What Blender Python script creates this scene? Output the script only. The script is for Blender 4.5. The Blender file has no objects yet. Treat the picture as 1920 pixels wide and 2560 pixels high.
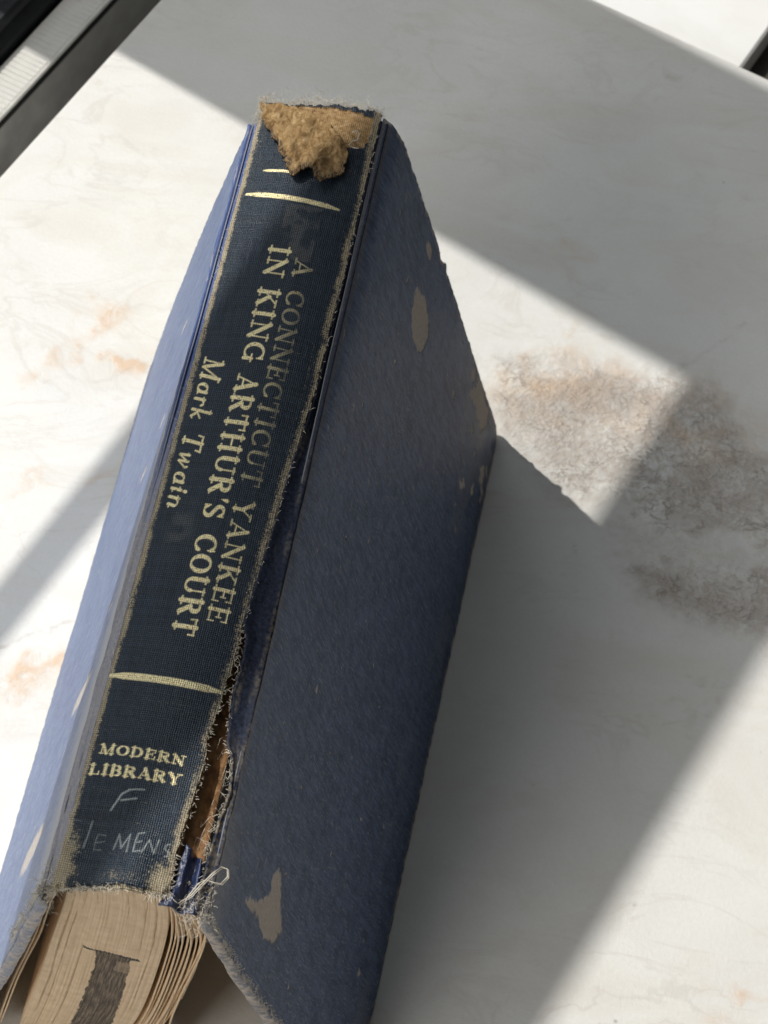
import bpy, math, random
import numpy as np
from mathutils import Matrix, Vector

# ------------------------------------------------------------------ camera, world, lamps, exposure
S = 0.001                                   # everything below is measured in millimetres
scn = bpy.context.scene
COL = scn.collection

cam_d = bpy.data.cameras.new("camera")
cam = bpy.data.objects.new("camera", cam_d)
COL.objects.link(cam)
cam_d.sensor_fit = 'VERTICAL'
cam_d.sensor_height = 36.0
cam_d.lens = 5200.0 / 2560.0 * 36.0
cam_d.clip_start = 0.01
cam_d.clip_end = 60.0
_right = (0.98428279, 0.17659462, 0.00131826)
_up = (-0.15444142, 0.8571397, 0.49138516)
_back = (0.08564604, -0.48386555, 0.87094138)
_cpos = (65.432 * S, -197.826 * S, 462.625 * S)
cam.matrix_world = Matrix(((_right[0], _up[0], _back[0], _cpos[0]),
                           (_right[1], _up[1], _back[1], _cpos[1]),
                           (_right[2], _up[2], _back[2], _cpos[2]),
                           (0, 0, 0, 1)))
cam_d.dof.use_dof = True
cam_d.dof.focus_distance = 0.408
cam_d.dof.aperture_fstop = 48.0
scn.camera = cam
scn.render.resolution_x = 768
scn.render.resolution_y = 1024

world = bpy.data.worlds.new("World")
scn.world = world
world.use_nodes = True
_bg = world.node_tree.nodes["Background"]
_bg.inputs[0].default_value = (0.98, 0.99, 0.97, 1)
_bg.inputs[1].default_value = 0.056

# the window wall runs along M, its inward normal is N (angles on the table top)
ANG = math.radians(-21.9)
NX, NY = math.cos(ANG), math.sin(ANG)       # n axis: from the window into the room
MX, MY = -math.sin(ANG), math.cos(ANG)      # m axis: along the window


def NM(n, m, z=0.0):
    return (n * NX + m * MX, n * NY + m * MY, z)


SUN_AZ = math.radians(-26.5)
SUN_COT = 0.586                              # horizontal travel per unit of height
_sd = Vector((math.cos(SUN_AZ) * SUN_COT, math.sin(SUN_AZ) * SUN_COT, -1.0)).normalized()
sun_d = bpy.data.lights.new("sunlight_lamp", 'SPOT')
sun = bpy.data.objects.new("sunlight_lamp", sun_d)
COL.objects.link(sun)
DIST = 12.0
sun.location = Vector((0, 0.05, 0)) - _sd * DIST
sun.rotation_euler = _sd.to_track_quat('-Z', 'Y').to_euler()
sun_d.energy = 2.85 * 4 * math.pi * DIST * DIST
sun_d.color = (1.0, 0.965, 0.90)
sun_d.shadow_soft_size = 0.052
sun_d.spot_size = math.radians(14)
sun_d.spot_blend = 0.1


def area(name, loc, target, sx, sy, power, color):
    d = bpy.data.lights.new(name, 'AREA')
    d.shape = 'RECTANGLE'
    d.size = sx
    d.size_y = sy
    d.energy = power
    d.color = color
    o = bpy.data.objects.new(name, d)
    COL.objects.link(o)
    o.location = loc
    o.rotation_euler = (Vector(target) - Vector(loc)).to_track_quat('-Z', 'Y').to_euler()
    return o


_w = NM(-750, 120)
area("window_skylight_lamp", (_w[0] * S, _w[1] * S, 0.95), (0, 0, 0.05), 1.3, 1.1, 8.2, (0.90, 0.96, 1.0))
area("added_fill_lamp", (-0.80, -1.05, 1.1), (0, -0.05, 0.05), 0.8, 0.6, 9.5, (1.0, 0.95, 0.88))  # added fill without a known source, lifts the page ends from the front

scn.view_settings.view_transform = 'Standard'
scn.view_settings.look = 'None'
scn.view_settings.exposure = 0.0
scn.view_settings.gamma = 1.0
scn.view_settings.use_curve_mapping = False
scn.render.engine = 'CYCLES'
scn.cycles.max_bounces = 6
scn.cycles.diffuse_bounces = 4
scn.cycles.glossy_bounces = 3
scn.cycles.use_adaptive_sampling = True
scn.cycles.adaptive_threshold = 0.02

# ------------------------------------------------------------------ helpers
rng = np.random.default_rng(7)
random.seed(7)


def tag(o, label=None, cat=None, group=None, kind=None):
    if label: o["label"] = label
    if cat: o["category"] = cat
    if group: o["group"] = group
    if kind: o["kind"] = kind
    return o


def mesh(name, v, f, mat, parent=None, attrs=None, smooth=True):
    """v Nx3 in mm, f Mx4 (or Mx3) index array or a list of index lists"""
    v = np.asarray(v, dtype=np.float64) * S
    me = bpy.data.meshes.new(name)
    if isinstance(f, np.ndarray):
        k = f.shape[1]
        me.vertices.add(len(v))
        me.vertices.foreach_set("co", v.astype(np.float32).ravel())
        me.loops.add(f.size)
        me.loops.foreach_set("vertex_index", f.astype(np.int32).ravel())
        me.polygons.add(len(f))
        me.polygons.foreach_set("loop_start", np.arange(0, f.size, k, dtype=np.int32))
        me.update(calc_edges=True)
        me.validate()
    else:
        me.from_pydata(v.tolist(), [], f)
    if smooth:
        me.polygons.foreach_set("use_smooth", np.ones(len(me.polygons), dtype=bool))
    if attrs:
        for n, a in attrs.items():
            a = np.asarray(a, dtype=np.float32)
            if a.ndim == 1:
                at = me.attributes.new(n, 'FLOAT', 'POINT')
                at.data.foreach_set("value", a)
            else:
                at = me.attributes.new(n, 'FLOAT_VECTOR', 'POINT')
                at.data.foreach_set("vector", a.ravel())
    me.materials.append(mat)
    o = bpy.data.objects.new(name, me)
    COL.objects.link(o)
    if parent: o.parent = parent
    return o


def grid_faces(nu, nv, keep=None, flip=False):
    i = np.arange(nu * nv).reshape(nu, nv)
    a, b, c, d = i[:-1, :-1], i[1:, :-1], i[1:, 1:], i[:-1, 1:]
    q = np.stack([a, b, c, d] if not flip else [a, d, c, b], -1)
    if keep is not None: q = q[keep]
    return q.reshape(-1, 4)


def compact(v, f, attrs=None):
    used = np.unique(f)
    m = np.full(len(v), -1, dtype=np.int64)
    m[used] = np.arange(len(used))
    return v[used], m[f], ({k: a[used] for k, a in attrs.items()} if attrs else None)


def vnoise(x, y, seed=0):
    x = np.asarray(x, float); y = np.asarray(y, float)
    xi = np.floor(x).astype(np.int64); yi = np.floor(y).astype(np.int64)
    fx = x - xi; fy = y - yi
    fx = fx * fx * (3 - 2 * fx); fy = fy * fy * (3 - 2 * fy)

    def h(a, b):
        n = (a * 374761393 + b * 668265263 + seed * 1442695041) & 0xffffffff
        n = ((n ^ (n >> 13)) * 1274126177) & 0xffffffff
        return ((n ^ (n >> 16)) & 0xffff) / 65535.0
    return (h(xi, yi) * (1 - fx) + h(xi + 1, yi) * fx) * (1 - fy) + (h(xi, yi + 1) * (1 - fx) + h(xi + 1, yi + 1) * fx) * fy


def fbm(x, y, seed=0, oct=4):
    s = 0; a = .5; t = 0
    for k in range(oct):
        s = s + a * vnoise(x * 2 ** k, y * 2 ** k, seed + k * 17); t += a; a *= .5
    return s / t


def sstep(a, b, x):
    t = np.clip((x - a) / (b - a), 0, 1)
    return t * t * (3 - 2 * t)


def inpoly(px, py, poly):
    r = np.zeros(np.shape(px), bool)
    n = len(poly)
    for i in range(n):
        x0, y0 = poly[i]; x1, y1 = poly[(i + 1) % n]
        if y0 == y1: continue
        c = ((y0 > py) != (y1 > py)) & (px < (x1 - x0) * (py - y0) / (y1 - y0) + x0)
        r ^= c
    return r


def pdist(px, py, poly, closed=True):
    d = np.full(np.shape(px), 1e9)
    n = len(poly)
    for i in range(n if closed else n - 1):
        x0, y0 = poly[i]; x1, y1 = poly[(i + 1) % n]
        dx, dy = x1 - x0, y1 - y0
        t = np.clip(((px - x0) * dx + (py - y0) * dy) / max(dx * dx + dy * dy, 1e-12), 0, 1)
        d = np.minimum(d, np.hypot(px - x0 - t * dx, py - y0 - t * dy))
    return d


def tube(path, r, sides=5, verts=None, faces=None):
    """append a thin round thread along path (mm) to verts / faces"""
    P = [Vector(p) for p in path]
    base = len(verts)
    n = len(P)
    for i, p in enumerate(P):
        t = (P[min(i + 1, n - 1)] - P[max(i - 1, 0)])
        if t.length < 1e-9: t = Vector((0, 0, 1))
        t.normalize()
        a = t.orthogonal().normalized(); b = t.cross(a)
        rr = r * (1.0 if i < n - 1 else .45)
        for k in range(sides):
            g = 2 * math.pi * k / sides
            q = p + a * math.cos(g) * rr + b * math.sin(g) * rr
            verts.append((q.x, q.y, q.z))
    for i in range(n - 1):
        for k in range(sides):
            faces.append((base + i * sides + k, base + i * sides + (k + 1) % sides,
                          base + (i + 1) * sides + (k + 1) % sides, base + (i + 1) * sides + k))


# ------------------------------------------------------------------ material helpers
class Mat:
    def __init__(s, name):
        s.m = bpy.data.materials.new(name)
        s.m.use_nodes = True
        s.nt = s.m.node_tree
        s.b = s.nt.nodes["Principled BSDF"]

    def n(s, t, **k):
        x = s.nt.nodes.new(t)
        for a, v in k.items(): setattr(x, a, v)
        return x

    def put(s, sock, v):
        if isinstance(v, bpy.types.NodeSocket): s.nt.links.new(v, sock)
        elif v is not None:
            if hasattr(sock.default_value, '__len__') and not hasattr(v, '__len__'): v = (v, v, v)
            if hasattr(v, '__len__') and len(sock.default_value) == 4 and len(v) == 3: v = (*v, 1)
            sock.default_value = v

    def set(s, key, v): s.put(s.b.inputs[key], v)

    def attr(s, name, out="Fac"): return s.n("ShaderNodeAttribute", attribute_name=name).outputs[out]

    def math(s, op, a, b=0.5, clamp=False):
        x = s.n("ShaderNodeMath", operation=op); x.use_clamp = clamp
        s.put(x.inputs[0], a); s.put(x.inputs[1], b)
        return x.outputs[0]

    def mix(s, f, a, b, mode='MIX'):
        x = s.n("ShaderNodeMix", data_type='RGBA', blend_type=mode)
        s.put(x.inputs[0], f); s.put(x.inputs[6], a); s.put(x.inputs[7], b)
        return x.outputs[2]

    def co(s): return s.n("ShaderNodeTexCoord").outputs["Object"]

    def map(s, vec, scale=(1, 1, 1), rot=(0, 0, 0), loc=(0, 0, 0)):
        x = s.n("ShaderNodeMapping")
        s.put(x.inputs[0], vec); x.inputs[1].default_value = loc; x.inputs[2].default_value = rot; x.inputs[3].default_value = scale
        return x.outputs[0]

    def noise(s, vec, scale, detail=4, rough=.55, dist=0.0):
        x = s.n("ShaderNodeTexNoise")
        s.put(x.inputs["Vector"], vec)
        x.inputs["Scale"].default_value = scale; x.inputs["Detail"].default_value = detail
        x.inputs["Roughness"].default_value = rough; x.inputs["Distortion"].default_value = dist
        return x.outputs[0]

    def ramp(s, f, stops):
        x = s.n("ShaderNodeValToRGB")
        e = x.color_ramp.elements
        while len(e) < len(stops): e.new(0.5)
        for q, (p, c) in zip(e, stops):
            q.position = p
            q.color = (c, c, c, 1) if not hasattr(c, '__len__') else (*c, 1)
        s.put(x.inputs[0], f)
        return x.outputs[0]

    def bump(s, h, strength, dist, prev=None):
        x = s.n("ShaderNodeBump")
        x.inputs["Strength"].default_value = strength; x.inputs["Distance"].default_value = dist
        s.put(x.inputs["Height"], h)
        if prev is not None: s.put(x.inputs["Normal"], prev)
        return x.outputs[0]

    def sep(s, v):
        x = s.n("ShaderNodeSeparateXYZ"); s.put(x.inputs[0], v)
        return x.outputs


def plain(name, col, rough=.6, spec=.4, noise=0.0, nscale=400, metallic=0.0, bump=0.0):
    M = Mat(name)
    c = col
    n = M.noise(M.co(), nscale, 4)
    if noise:
        lo = tuple(x * (1 - noise) for x in col); hi = tuple(min(1, x * (1 + noise)) for x in col)
        c = M.ramp(n, [(.3, lo), (.7, hi)])
    M.set("Base Color", c); M.set("Roughness", rough); M.set("Specular IOR Level", spec); M.set("Metallic", metallic)
    if bump: M.set("Normal", M.bump(n, bump, .0004))
    return M.m


# ---- stone tile
def tile_material():
    M = Mat("stone_tile")
    co = M.co()
    base = M.ramp(M.noise(co, 26, 6, .6), [(.3, (.72, .712, .69)), (.6, (.775, .77, .745))])
    gran = M.noise(co, 900, 3, .7)
    base = M.mix(M.ramp(gran, [(.35, .16), (.6, 0.0)]), base, (.60, .60, .575))
    wv = M.noise(M.map(co, (1, 1, 1), (0, 0, .5)), 14, 4, .6, .4)
    cloud = M.noise(M.map(co, (1.0, 2.2, 1), (0, 0, -.6)), 17, 5, .62, 1.2)
    base = M.mix(M.ramp(cloud, [(.46, 0.0), (.66, .42)]), base, (.66, .615, .55))
    vl = M.noise(M.map(co, (1.0, 2.0, 1), (0, 0, -.55)), 24, 5, .6, 1.0)
    line = M.ramp(M.math('ABSOLUTE', M.math('SUBTRACT', vl, .5)), [(.0, .26), (.03, 0.0)])
    base = M.mix(M.math('MULTIPLY', line, M.ramp(wv, [(.44, 0.0), (.62, 1.0)])), base, (.50, .45, .40))
    v = M.attr("vein")
    n1 = M.noise(co, 120, 4, .6, .25)
    vv = M.math('MULTIPLY', v, M.ramp(n1, [(.36, 0.0), (.66, 1.0)]), True)
    base = M.mix(vv, base, (.68, .52, .385))
    g = M.attr("grey")
    n2 = M.noise(co, 160, 5, .7, .4)
    gg = M.math('MULTIPLY', g, M.ramp(n2, [(.38, 0.0), (.62, 1.0)]), True)
    base = M.mix(M.math('MULTIPLY', gg, .75), base, (.44, .39, .35))
    rg = M.attr("rough")
    nA = M.noise(M.map(co, (1, 1.35, 1), (0, 0, .4)), 420, 3, .62, .25)
    nB = M.noise(M.map(co, (1, 1.3, 1), (0, 0, .3)), 110, 4, .6, .4)
    n3 = M.math('ADD', M.math('MULTIPLY', nA, .68), M.math('MULTIPLY', nB, .32))
    smoke = M.math('MULTIPLY', rg, M.ramp(M.noise(M.map(co, (1, 1.6, 1), (0, 0, .35)), 45, 6, .62, .6), [(.34, 0.0), (.60, .95)]), True)
    base = M.mix(M.math('MULTIPLY', smoke, .72), base, (.38, .325, .285))
    ck = M.noise(M.map(co, (1, 1.4, 1), (0, 0, .35)), 130, 5, .66, .5)
    ckl = M.math('MULTIPLY', M.ramp(M.math('ABSOLUTE', M.math('SUBTRACT', ck, .5)), [(.0, .9), (.035, 0.0)]), M.ramp(rg, [(.35, 0.0), (.8, 1.0)]), True)
    base = M.mix(M.math('MULTIPLY', ckl, M.ramp(nB, [(.40, 0.0), (.58, .9)])), base, (.27, .225, .19))
    cr = M.math('MULTIPLY', rg, M.ramp(n3, [(.40, 1.0), (.535, 0.0)]), True)
    base = M.mix(M.math('MULTIPLY', cr, .6), base, (.47, .40, .34))
    sp = M.n("ShaderNodeTexVoronoi"); M.put(sp.inputs["Vector"], co); sp.inputs["Scale"].default_value = 95
    spk = M.math('MULTIPLY', M.ramp(sp.outputs["Distance"], [(.02, 1.0), (.06, 0.0)]), M.ramp(M.noise(co, 60, 2), [(.56, 0.0), (.62, 1.0)]), True)
    base = M.mix(M.math('MULTIPLY', spk, .55), base, (.25, .22, .2))
    M.set("Base Color", base)
    M.set("Roughness", M.ramp(M.noise(co, 70, 4), [(.3, .42), (.7, .58)]))
    M.set("Specular IOR Level", .35)
    h = M.math('MULTIPLY', rg, n3)
    b1 = M.bump(h, .6, .0020)
    b2 = M.bump(gran, .30, .0004, b1)
    vb = M.bump(vv, .3, .0006, b2)
    M.set("Normal", vb)
    return M.m


# ---- woven book cloth of the spine
def weave_nodes(M, pitch):
    mm = M.attr("mm", "Vector")
    wob = M.noise(M.map(mm, (.55, .55, .55)), 1.0, 3)
    x, y, _ = M.sep(mm)
    xw = M.math('ADD', x, M.math('MULTIPLY', wob, .5))
    yw = M.math('ADD', y, M.math('MULTIPLY', wob, .7))
    a = M.math('SINE', M.math('MULTIPLY', xw, 2 * math.pi / pitch))
    b = M.math('SINE', M.math('MULTIPLY', yw, 2 * math.pi / pitch))
    h = M.math('ADD', M.math('MULTIPLY', M.math('ADD', a, b), .25), .5)
    # slubs: single threads lighter or thicker than their neighbours
    tv = M.noise(M.map(mm, (2.6, .05, 1)), 1.0, 2)
    th = M.noise(M.map(mm, (.05, 2.6, 1)), 1.0, 2)
    return mm, h, tv, th


def spine_material():
    M = Mat("spine_book_cloth")
    mm, h, tv, th = weave_nodes(M, .40)
    dark = (.0025, .0065, .015); lite = (.040, .064, .092)
    thr = M.math('MULTIPLY', M.ramp(h, [(.3, 0.0), (.85, 1.0)]), M.math('ADD', M.ramp(tv, [(.35, .1), (.7, .8)]), M.ramp(th, [(.35, .1), (.7, .8)])), True)
    col = M.mix(thr, dark, lite)
    patch = M.noise(M.map(mm, (.12, .1, .1)), 1.0, 4)
    col = M.mix(M.ramp(patch, [(.45, 0.0), (.75, .35)]), col, (.012, .025, .045))
    w = M.attr("wear")
    wsp = M.noise(M.map(mm, (2.2, 2.2, 1)), 1.0, 3, .75)
    wth = M.ramp(M.math('ADD', w, M.math('MULTIPLY', M.math('SUBTRACT', wsp, .5), 1.7)), [(.30, 0.0), (.62, 1.0)])
    wn = M.math('MULTIPLY', M.math('MULTIPLY', wth, M.math('MINIMUM', M.math('MULTIPLY', w, 3.0), 1.0)), M.ramp(h, [(.25, .4), (.75, 1.0)]), True)
    tan = M.mix(M.noise(M.map(mm, (.35, .35, 1)), 1.0, 4), (.33, .25, .14), (.62, .54, .38))
    col = M.mix(wn, col, tan)
    gs = M.attr("ghost")
    col = M.mix(M.math('MULTIPLY', gs, M.ramp(h, [(.3, .25), (.8, 1.0)])), col, (.16, .155, .145))
    ch = M.attr("chalk")
    col = M.mix(M.math('MULTIPLY', ch, M.ramp(h, [(.2, .55), (.7, 1.0)])), col, (.42, .46, .46))
    ln = M.attr("lining")
    lc = M.ramp(M.noise(M.map(mm, (.7, .9, 1)), 1.0, 6, .65), [(.25, (.13, .075, .035)), (.5, (.33, .21, .10)), (.75, (.50, .37, .22))])
    col = M.mix(ln, col, lc)
    g = M.attr("gold")
    rub = M.ramp(M.noise(M.map(mm, (1.9, 1.9, 1)), 1.0, 4, .7), [(.34, .0), (.45, 1.0)])
    gm = M.math('MULTIPLY', g, M.math('MAXIMUM', M.math('MULTIPLY', rub, M.ramp(h, [(.0, .55), (.3, 1.0)])), M.math('SUBTRACT', g, .75)), True)
    gcol = M.mix(M.noise(M.map(mm, (.8, .8, 1)), 1.0, 3), (1.0, .80, .38), (1.0, .93, .64))
    col = M.mix(gm, col, gcol)
    M.set("Base Color", col)
    M.set("Metallic", M.math('MULTIPLY', gm, .80))
    r = M.mix(gm, M.mix(ln, (.40,) * 3, (.9,) * 3), (.44,) * 3)
    M.set("Roughness", r)
    M.set("Specular IOR Level", M.math('SUBTRACT', .42, M.math('MULTIPLY', ln, .3)))
    nb = M.bump(h, .55, .00022)
    nb = M.bump(M.noise(M.map(mm, (.9, .9, 1)), 1.0, 5), M and .35, .0004, nb)
    M.set("Normal", nb)
    return M.m


def cover_material(name, c0, c1, scuffcol, fadecol):
    M = Mat(name)
    mm = M.attr("mm", "Vector")
    fib = M.noise(M.map(mm, (.62, 2.6, 1), (0, 0, .18)), 1.0, 4, .65)
    fine = M.noise(M.map(mm, (2.4, 2.4, 1)), 1.0, 4, .75)
    big = M.noise(M.map(mm, (.045, .03, 1)), 1.0, 4)
    f = M.math('ADD', M.math('MULTIPLY', fib, .6), M.math('MULTIPLY', fine, .4))
    col = M.mix(M.ramp(f, [(.39, 0.0), (.66, 1.0)]), c0, c1)
    col = M.mix(M.ramp(big, [(.45, 0.0), (.7, .45)]), col, tuple(x * .8 for x in c0))
    streak = M.noise(M.map(mm, (.10, .75, 1), (0, 0, .20)), 1.0, 4, .62)
    col = M.mix(M.ramp(streak, [(.40, 0.0), (.64, .5)]), col, tuple(min(1, x * 1.25) for x in c1))
    mott = M.noise(M.map(mm, (.22, .22, 1)), 1.0, 4, .6)
    col = M.mix(M.ramp(mott, [(.47, 0.0), (.66, .65)]), col, c0)
    fade = M.attr("fade")
    col = M.mix(M.math('MULTIPLY', fade, M.ramp(fine, [(.3, .45), (.65, 1.0)])), col, fadecol)
    # pale rubbed hairlines
    hair = M.noise(M.map(mm, (.30, 4.0, 1), (0, 0, .22)), 1.0, 3, .6)
    col = M.mix(M.ramp(hair, [(.57, 0.0), (.69, .8)]), col, (.36, .35, .36))
    sc0 = M.attr("scuff")
    sc = M.math('MULTIPLY', sc0, M.ramp(M.noise(M.map(mm, (1.1, 3.0, 1)), 1.0, 4, .7), [(.28, .6), (.46, 1.0)]), True)
    scn_ = M.ramp(M.noise(M.map(mm, (1.6, .9, 1)), 1.0, 5, .65), [(.3, tuple(x * .68 for x in scuffcol)), (.65, scuffcol)])
    col = M.mix(sc, col, scn_)
    M.set("Base Color", col)
    M.set("Roughness", M.mix(sc, (.50,) * 3, (.92,) * 3))
    M.set("Specular IOR Level", .38)
    nb = M.bump(f, .35, .0004)
    nb = M.bump(sc, .6, -.00025, nb)
    M.set("Normal", nb)
    return M.m


def page_material(name, tail=False):
    M = Mat(name)
    co = M.co()
    n = M.noise(co, 300, 5, .6)
    col = M.ramp(n, [(.3, (.72, .54, .36)), (.7, (.86, .68, .48))])
    if tail:
        mm = M.attr("mm", "Vector")
        leaf = M.noise(M.map(mm, (5.5, .03, 1)), 1.0, 3, .7)
        col = M.mix(M.ramp(leaf, [(.36, .28), (.5, 0.0)]), col, (.36, .25, .15))
        gp = M.attr("gap")
        col = M.mix(gp, col, (.14, .085, .045))
        ik = M.attr("ink")
        inkn = M.ramp(M.noise(M.map(mm, (2.4, .10, 1)), 1.0, 4, .7), [(.32, .62), (.55, 1.0)])
        col = M.mix(M.math('MULTIPLY', ik, inkn), col, (.055, .05, .052))
        fox = M.noise(M.map(mm, (.3, .3, 1)), 1.0, 3)
        col = M.mix(M.ramp(fox, [(.70, 0.0), (.78, .5)]), col, (.40, .22, .10))
        M.set("Normal", M.bump(leaf, .35, .0003))
    M.set("Base Color", col); M.set("Roughness", .9); M.set("Specular IOR Level", .15)
    return M.m


MT = tile_material()
M_SPINE = spine_material()
M_RC = cover_material("blue_cover_cloth_shaded", (.019, .043, .112), (.112, .166, .290), (.62, .55, .49), (.30, .285, .27))  # right cover: same cloth in darker tones, its shade put into the colour
M_LC = cover_material("blue_cover_cloth_sunlit", (.100, .148, .305), (.205, .258, .395), (.62, .57, .53), (.40, .395, .40))  # left cover: same cloth in paler tones, sunlight put into the colour
M_PAGE = page_material("aged_paper")
M_TAIL = page_material("aged_paper_edge", True)
M_EDGE = plain("worn_board_edge", (.25, .22, .185), .9, .2, .45, 1500, bump=.5)
M_ENDP = plain("endpaper", (.42, .33, .23), .9, .2, .2, 300)
M_LINING = plain("brown_spine_lining", (.26, .145, .07), .9, .15, .5, 500, bump=.5)
M_THREAD = plain("frayed_thread", (.66, .61, .52), .9, .2, .3, 900)
def joint_material():
    M = Mat("navy_joint_cloth")
    co = M.co()
    col = M.ramp(M.noise(co, 1300, 4, .65), [(.35, (.009, .013, .027)), (.65, (.030, .038, .066))])
    f = M.math('MULTIPLY', M.attr("fade"), M.ramp(M.noise(co, 900, 4, .7), [(.4, .0), (.6, .8)]), True)
    M.set("Base Color", M.mix(f, col, (.26, .215, .155)))
    M.set("Roughness", .75); M.set("Specular IOR Level", .25)
    M.set("Normal", M.bump(M.noise(co, 1500, 3), .5, .0003))
    return M.m


M_JOINT = joint_material()
M_JOINTB = cover_material("sunlit_joint_cloth", (.045, .085, .25), (.09, .14, .33), (.5, .45, .4), (.34, .32, .30))  # left joint: the joint cloth brightened, sunlight put into its blue
M_NAVY = plain("crumpled_navy_cloth", (.022, .033, .085), .36, .6, .5, 900, bump=.6)
M_FLAP = None

# ------------------------------------------------------------------ the setting
T_N0, T_M1 = -151.8, 242.8                   # the two visible edges of the stone tile


# the coarse, chipped-looking zones of the stone (mm on the tile)
ROUGH_ZONES = [
    ([(40.5, 110.5), (57.9, 113.3), (75.1, 112.5), (89.7, 115.1), (102.2, 107.2), (107.4, 96.8), (122.6, 89.7), (136, 80), (124.8, 61.7), (110.0, 69.5), (89.0, 65.7), (80.1, 71.2), (67.6, 72.6), (57.5, 78.0), (46, 88.5)], 1.0),
    ([(82.2, 54.0), (89.6, 60.0), (99.8, 59.5), (111.0, 59.2), (124.5, 66.2), (136, 60), (126.8, 37.1), (117.5, 42.1), (105.7, 41.1), (96.4, 44.0), (88.9, 48.3)], .95),
    ([(74.4, 67.8), (83.9, 74.3), (100.0, 67.7), (124.6, 63.9), (116.1, 57.8), (91.1, 55.6), (80.0, 55.9)], .4)]


def build_tile():
    n = np.unique(np.concatenate([np.arange(T_N0, 195, .8), np.arange(195, 460, 12.)]))
    m = np.unique(np.concatenate([np.arange(-420, -150, 12.), np.arange(-150, T_M1 - .4, .8), [T_M1]]))
    gn, gm = np.meshgrid(n, m, indexing='ij')
    x = gn * NX + gm * MX
    y = gn * NY + gm * MY

    WXN = (fbm(x / 9, y / 9, 3) - .5) * 20
    WYN = (fbm(x / 9, y / 9, 8) - .5) * 20

    def blob(bx, by, rx, ry, a=0., soft=.15):
        c, s_ = math.cos(math.radians(a)), math.sin(math.radians(a))
        wx = x + WXN
        wy = y + WYN
        u = ((wx - bx) * c + (wy - by) * s_) / rx
        v = (-(wx - bx) * s_ + (wy - by) * c) / ry
        return 1 - sstep(soft, 1.0, np.hypot(u, v))
    rough = np.zeros_like(x); vein = np.zeros_like(x); grey = np.zeros_like(x)
    jx = x + WXN * .35 + (fbm(x / 2.5, y / 2.5, 13) - .5) * 5; jy = y + WYN * .35 + (fbm(x / 2.5, y / 2.5, 14) - .5) * 5
    for pl, w in ROUGH_ZONES:
        sd = np.where(inpoly(jx, jy, pl), 1.0, -1.0) * pdist(jx, jy, pl)
        rough = np.maximum(rough, w * sstep(-6.0, 7.0, sd))
    for b, w in (((62, 104, 28, 18, 20), 1.3), ((80, 106, 14, 8, 0), .55), ((58, 122, 10, 4, 20), .6), ((-56, 92.5, 8, 5, 40), 2.2), ((-67, 105, 15, 9, 35), 1.3),
                 ((-74, 91, 10, 7, 40), 1.3), ((-50, 100, 10, 4, 40), .5), ((-58, -2, 24, 9, 40), 1.6), ((-52, 60, 9, 3, 40), .5), ((-70, 55, 9, 3, 40), .5),
                 ((95, 100, 30, 18, 0), .8), ((56, 150, 12, 3, 25), .45), ((120, -52, 14, 5, 25), .8), ((-90, 60, 8, 4, 40), .4)):
        vein = np.maximum(vein, w * blob(*b))
    for b, w in (((95, 88, 20, 12, -20), .5), ((96, 55, 11, 6, 10), .9), ((120, 60, 20, 8, 5), .6), ((72, 216, 8, 2.2, 20), .55), ((80, 220, 5, 1.6, 30), .4),
                 ((74, 211, 5, 1.4, 30), .4), ((50, 157, 9, 1.6, 25), .35), ((90, 215, 3, 1.4, 30), .3), ((68.4, 55, 2.2, 1.3, -20), .9), ((50, 120, 5, 1.3, 20), .35),
                 ((60, 136, 10, 1.5, 15), .3), ((104, 20, 13, 1.2, 38), .4), ((36, 160, 5, 1.2, -30), .3), ((-84, 12, 20, 1.3, 35), .4), ((48, 232, 9, 1.6, -15), .25)):
        grey = np.maximum(grey, w * blob(*b))
    # long curved cracks in the pattern
    for pts, w, wd in (([(-90, -12), (-70, 3), (-55, 12), (-46, 17)], .75, .7), ([(-83, 78), (-72, 84), (-60, 86), (-48, 96)], .4, .6), ([(96, 12), (104, 20), (114, 27)], .5, .5),
                       ([(48, 118), (60, 124), (72, 123)], .35, .5), ([(88, 112), (95, 122), (106, 134)], .4, .8)):
        dd = pdist(x + (fbm(x / 5, y / 5, 31) - .5) * 4, y + (fbm(x / 5, y / 5, 37) - .5) * 4, pts, False)
        grey = np.maximum(grey, w * (1 - sstep(.1, wd, dd)))
    nu, nv = x.shape
    v = np.stack([x.ravel(), y.ravel(), np.zeros(x.size)], -1)
    f = grid_faces(nu, nv)
    # rounded lip and side walls down to the floor
    per = np.concatenate([np.arange(nu) * nv, (nu - 1) * nv + np.arange(1, nv), (np.arange(nu - 2, -1, -1)) * nv + nv - 1, np.arange(nv - 2, 0, -1)])
    cn, cm = 154., -88.
    rings = [per]
    vv = [v]; cnt = len(v)
    for off, z in ((.35, -.12), (.55, -.5), (.6, -49.9)):
        pn = gn.ravel()[per]; pm = gm.ravel()[per]
        on = pn + off * ((pn == n[-1]).astype(float) - (pn == n[0]))
        om = pm + off * ((pm == m[-1]).astype(float) - (pm == m[0]))
        ring = np.stack([on * NX + om * MX, on * NY + om * MY, np.full(len(per), z)], -1)
        vv.append(ring); rings.append(np.arange(cnt, cnt + len(per))); cnt += len(per)
    fs = [f]
    for a, b in zip(rings[:-1], rings[1:]):
        fs.append(np.stack([a, b, np.roll(b, -1), np.roll(a, -1)], -1))
    V = np.concatenate(vv); F = np.concatenate(fs)
    pad = lambda a: np.concatenate([a.ravel(), np.zeros(len(V) - x.size)])
    o = mesh("stone_tile", V, F, MT, None, {"rough": pad(rough), "vein": pad(vein), "grey": pad(grey)})
    tag(o, kind="structure")
    return o


build_tile()


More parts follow.
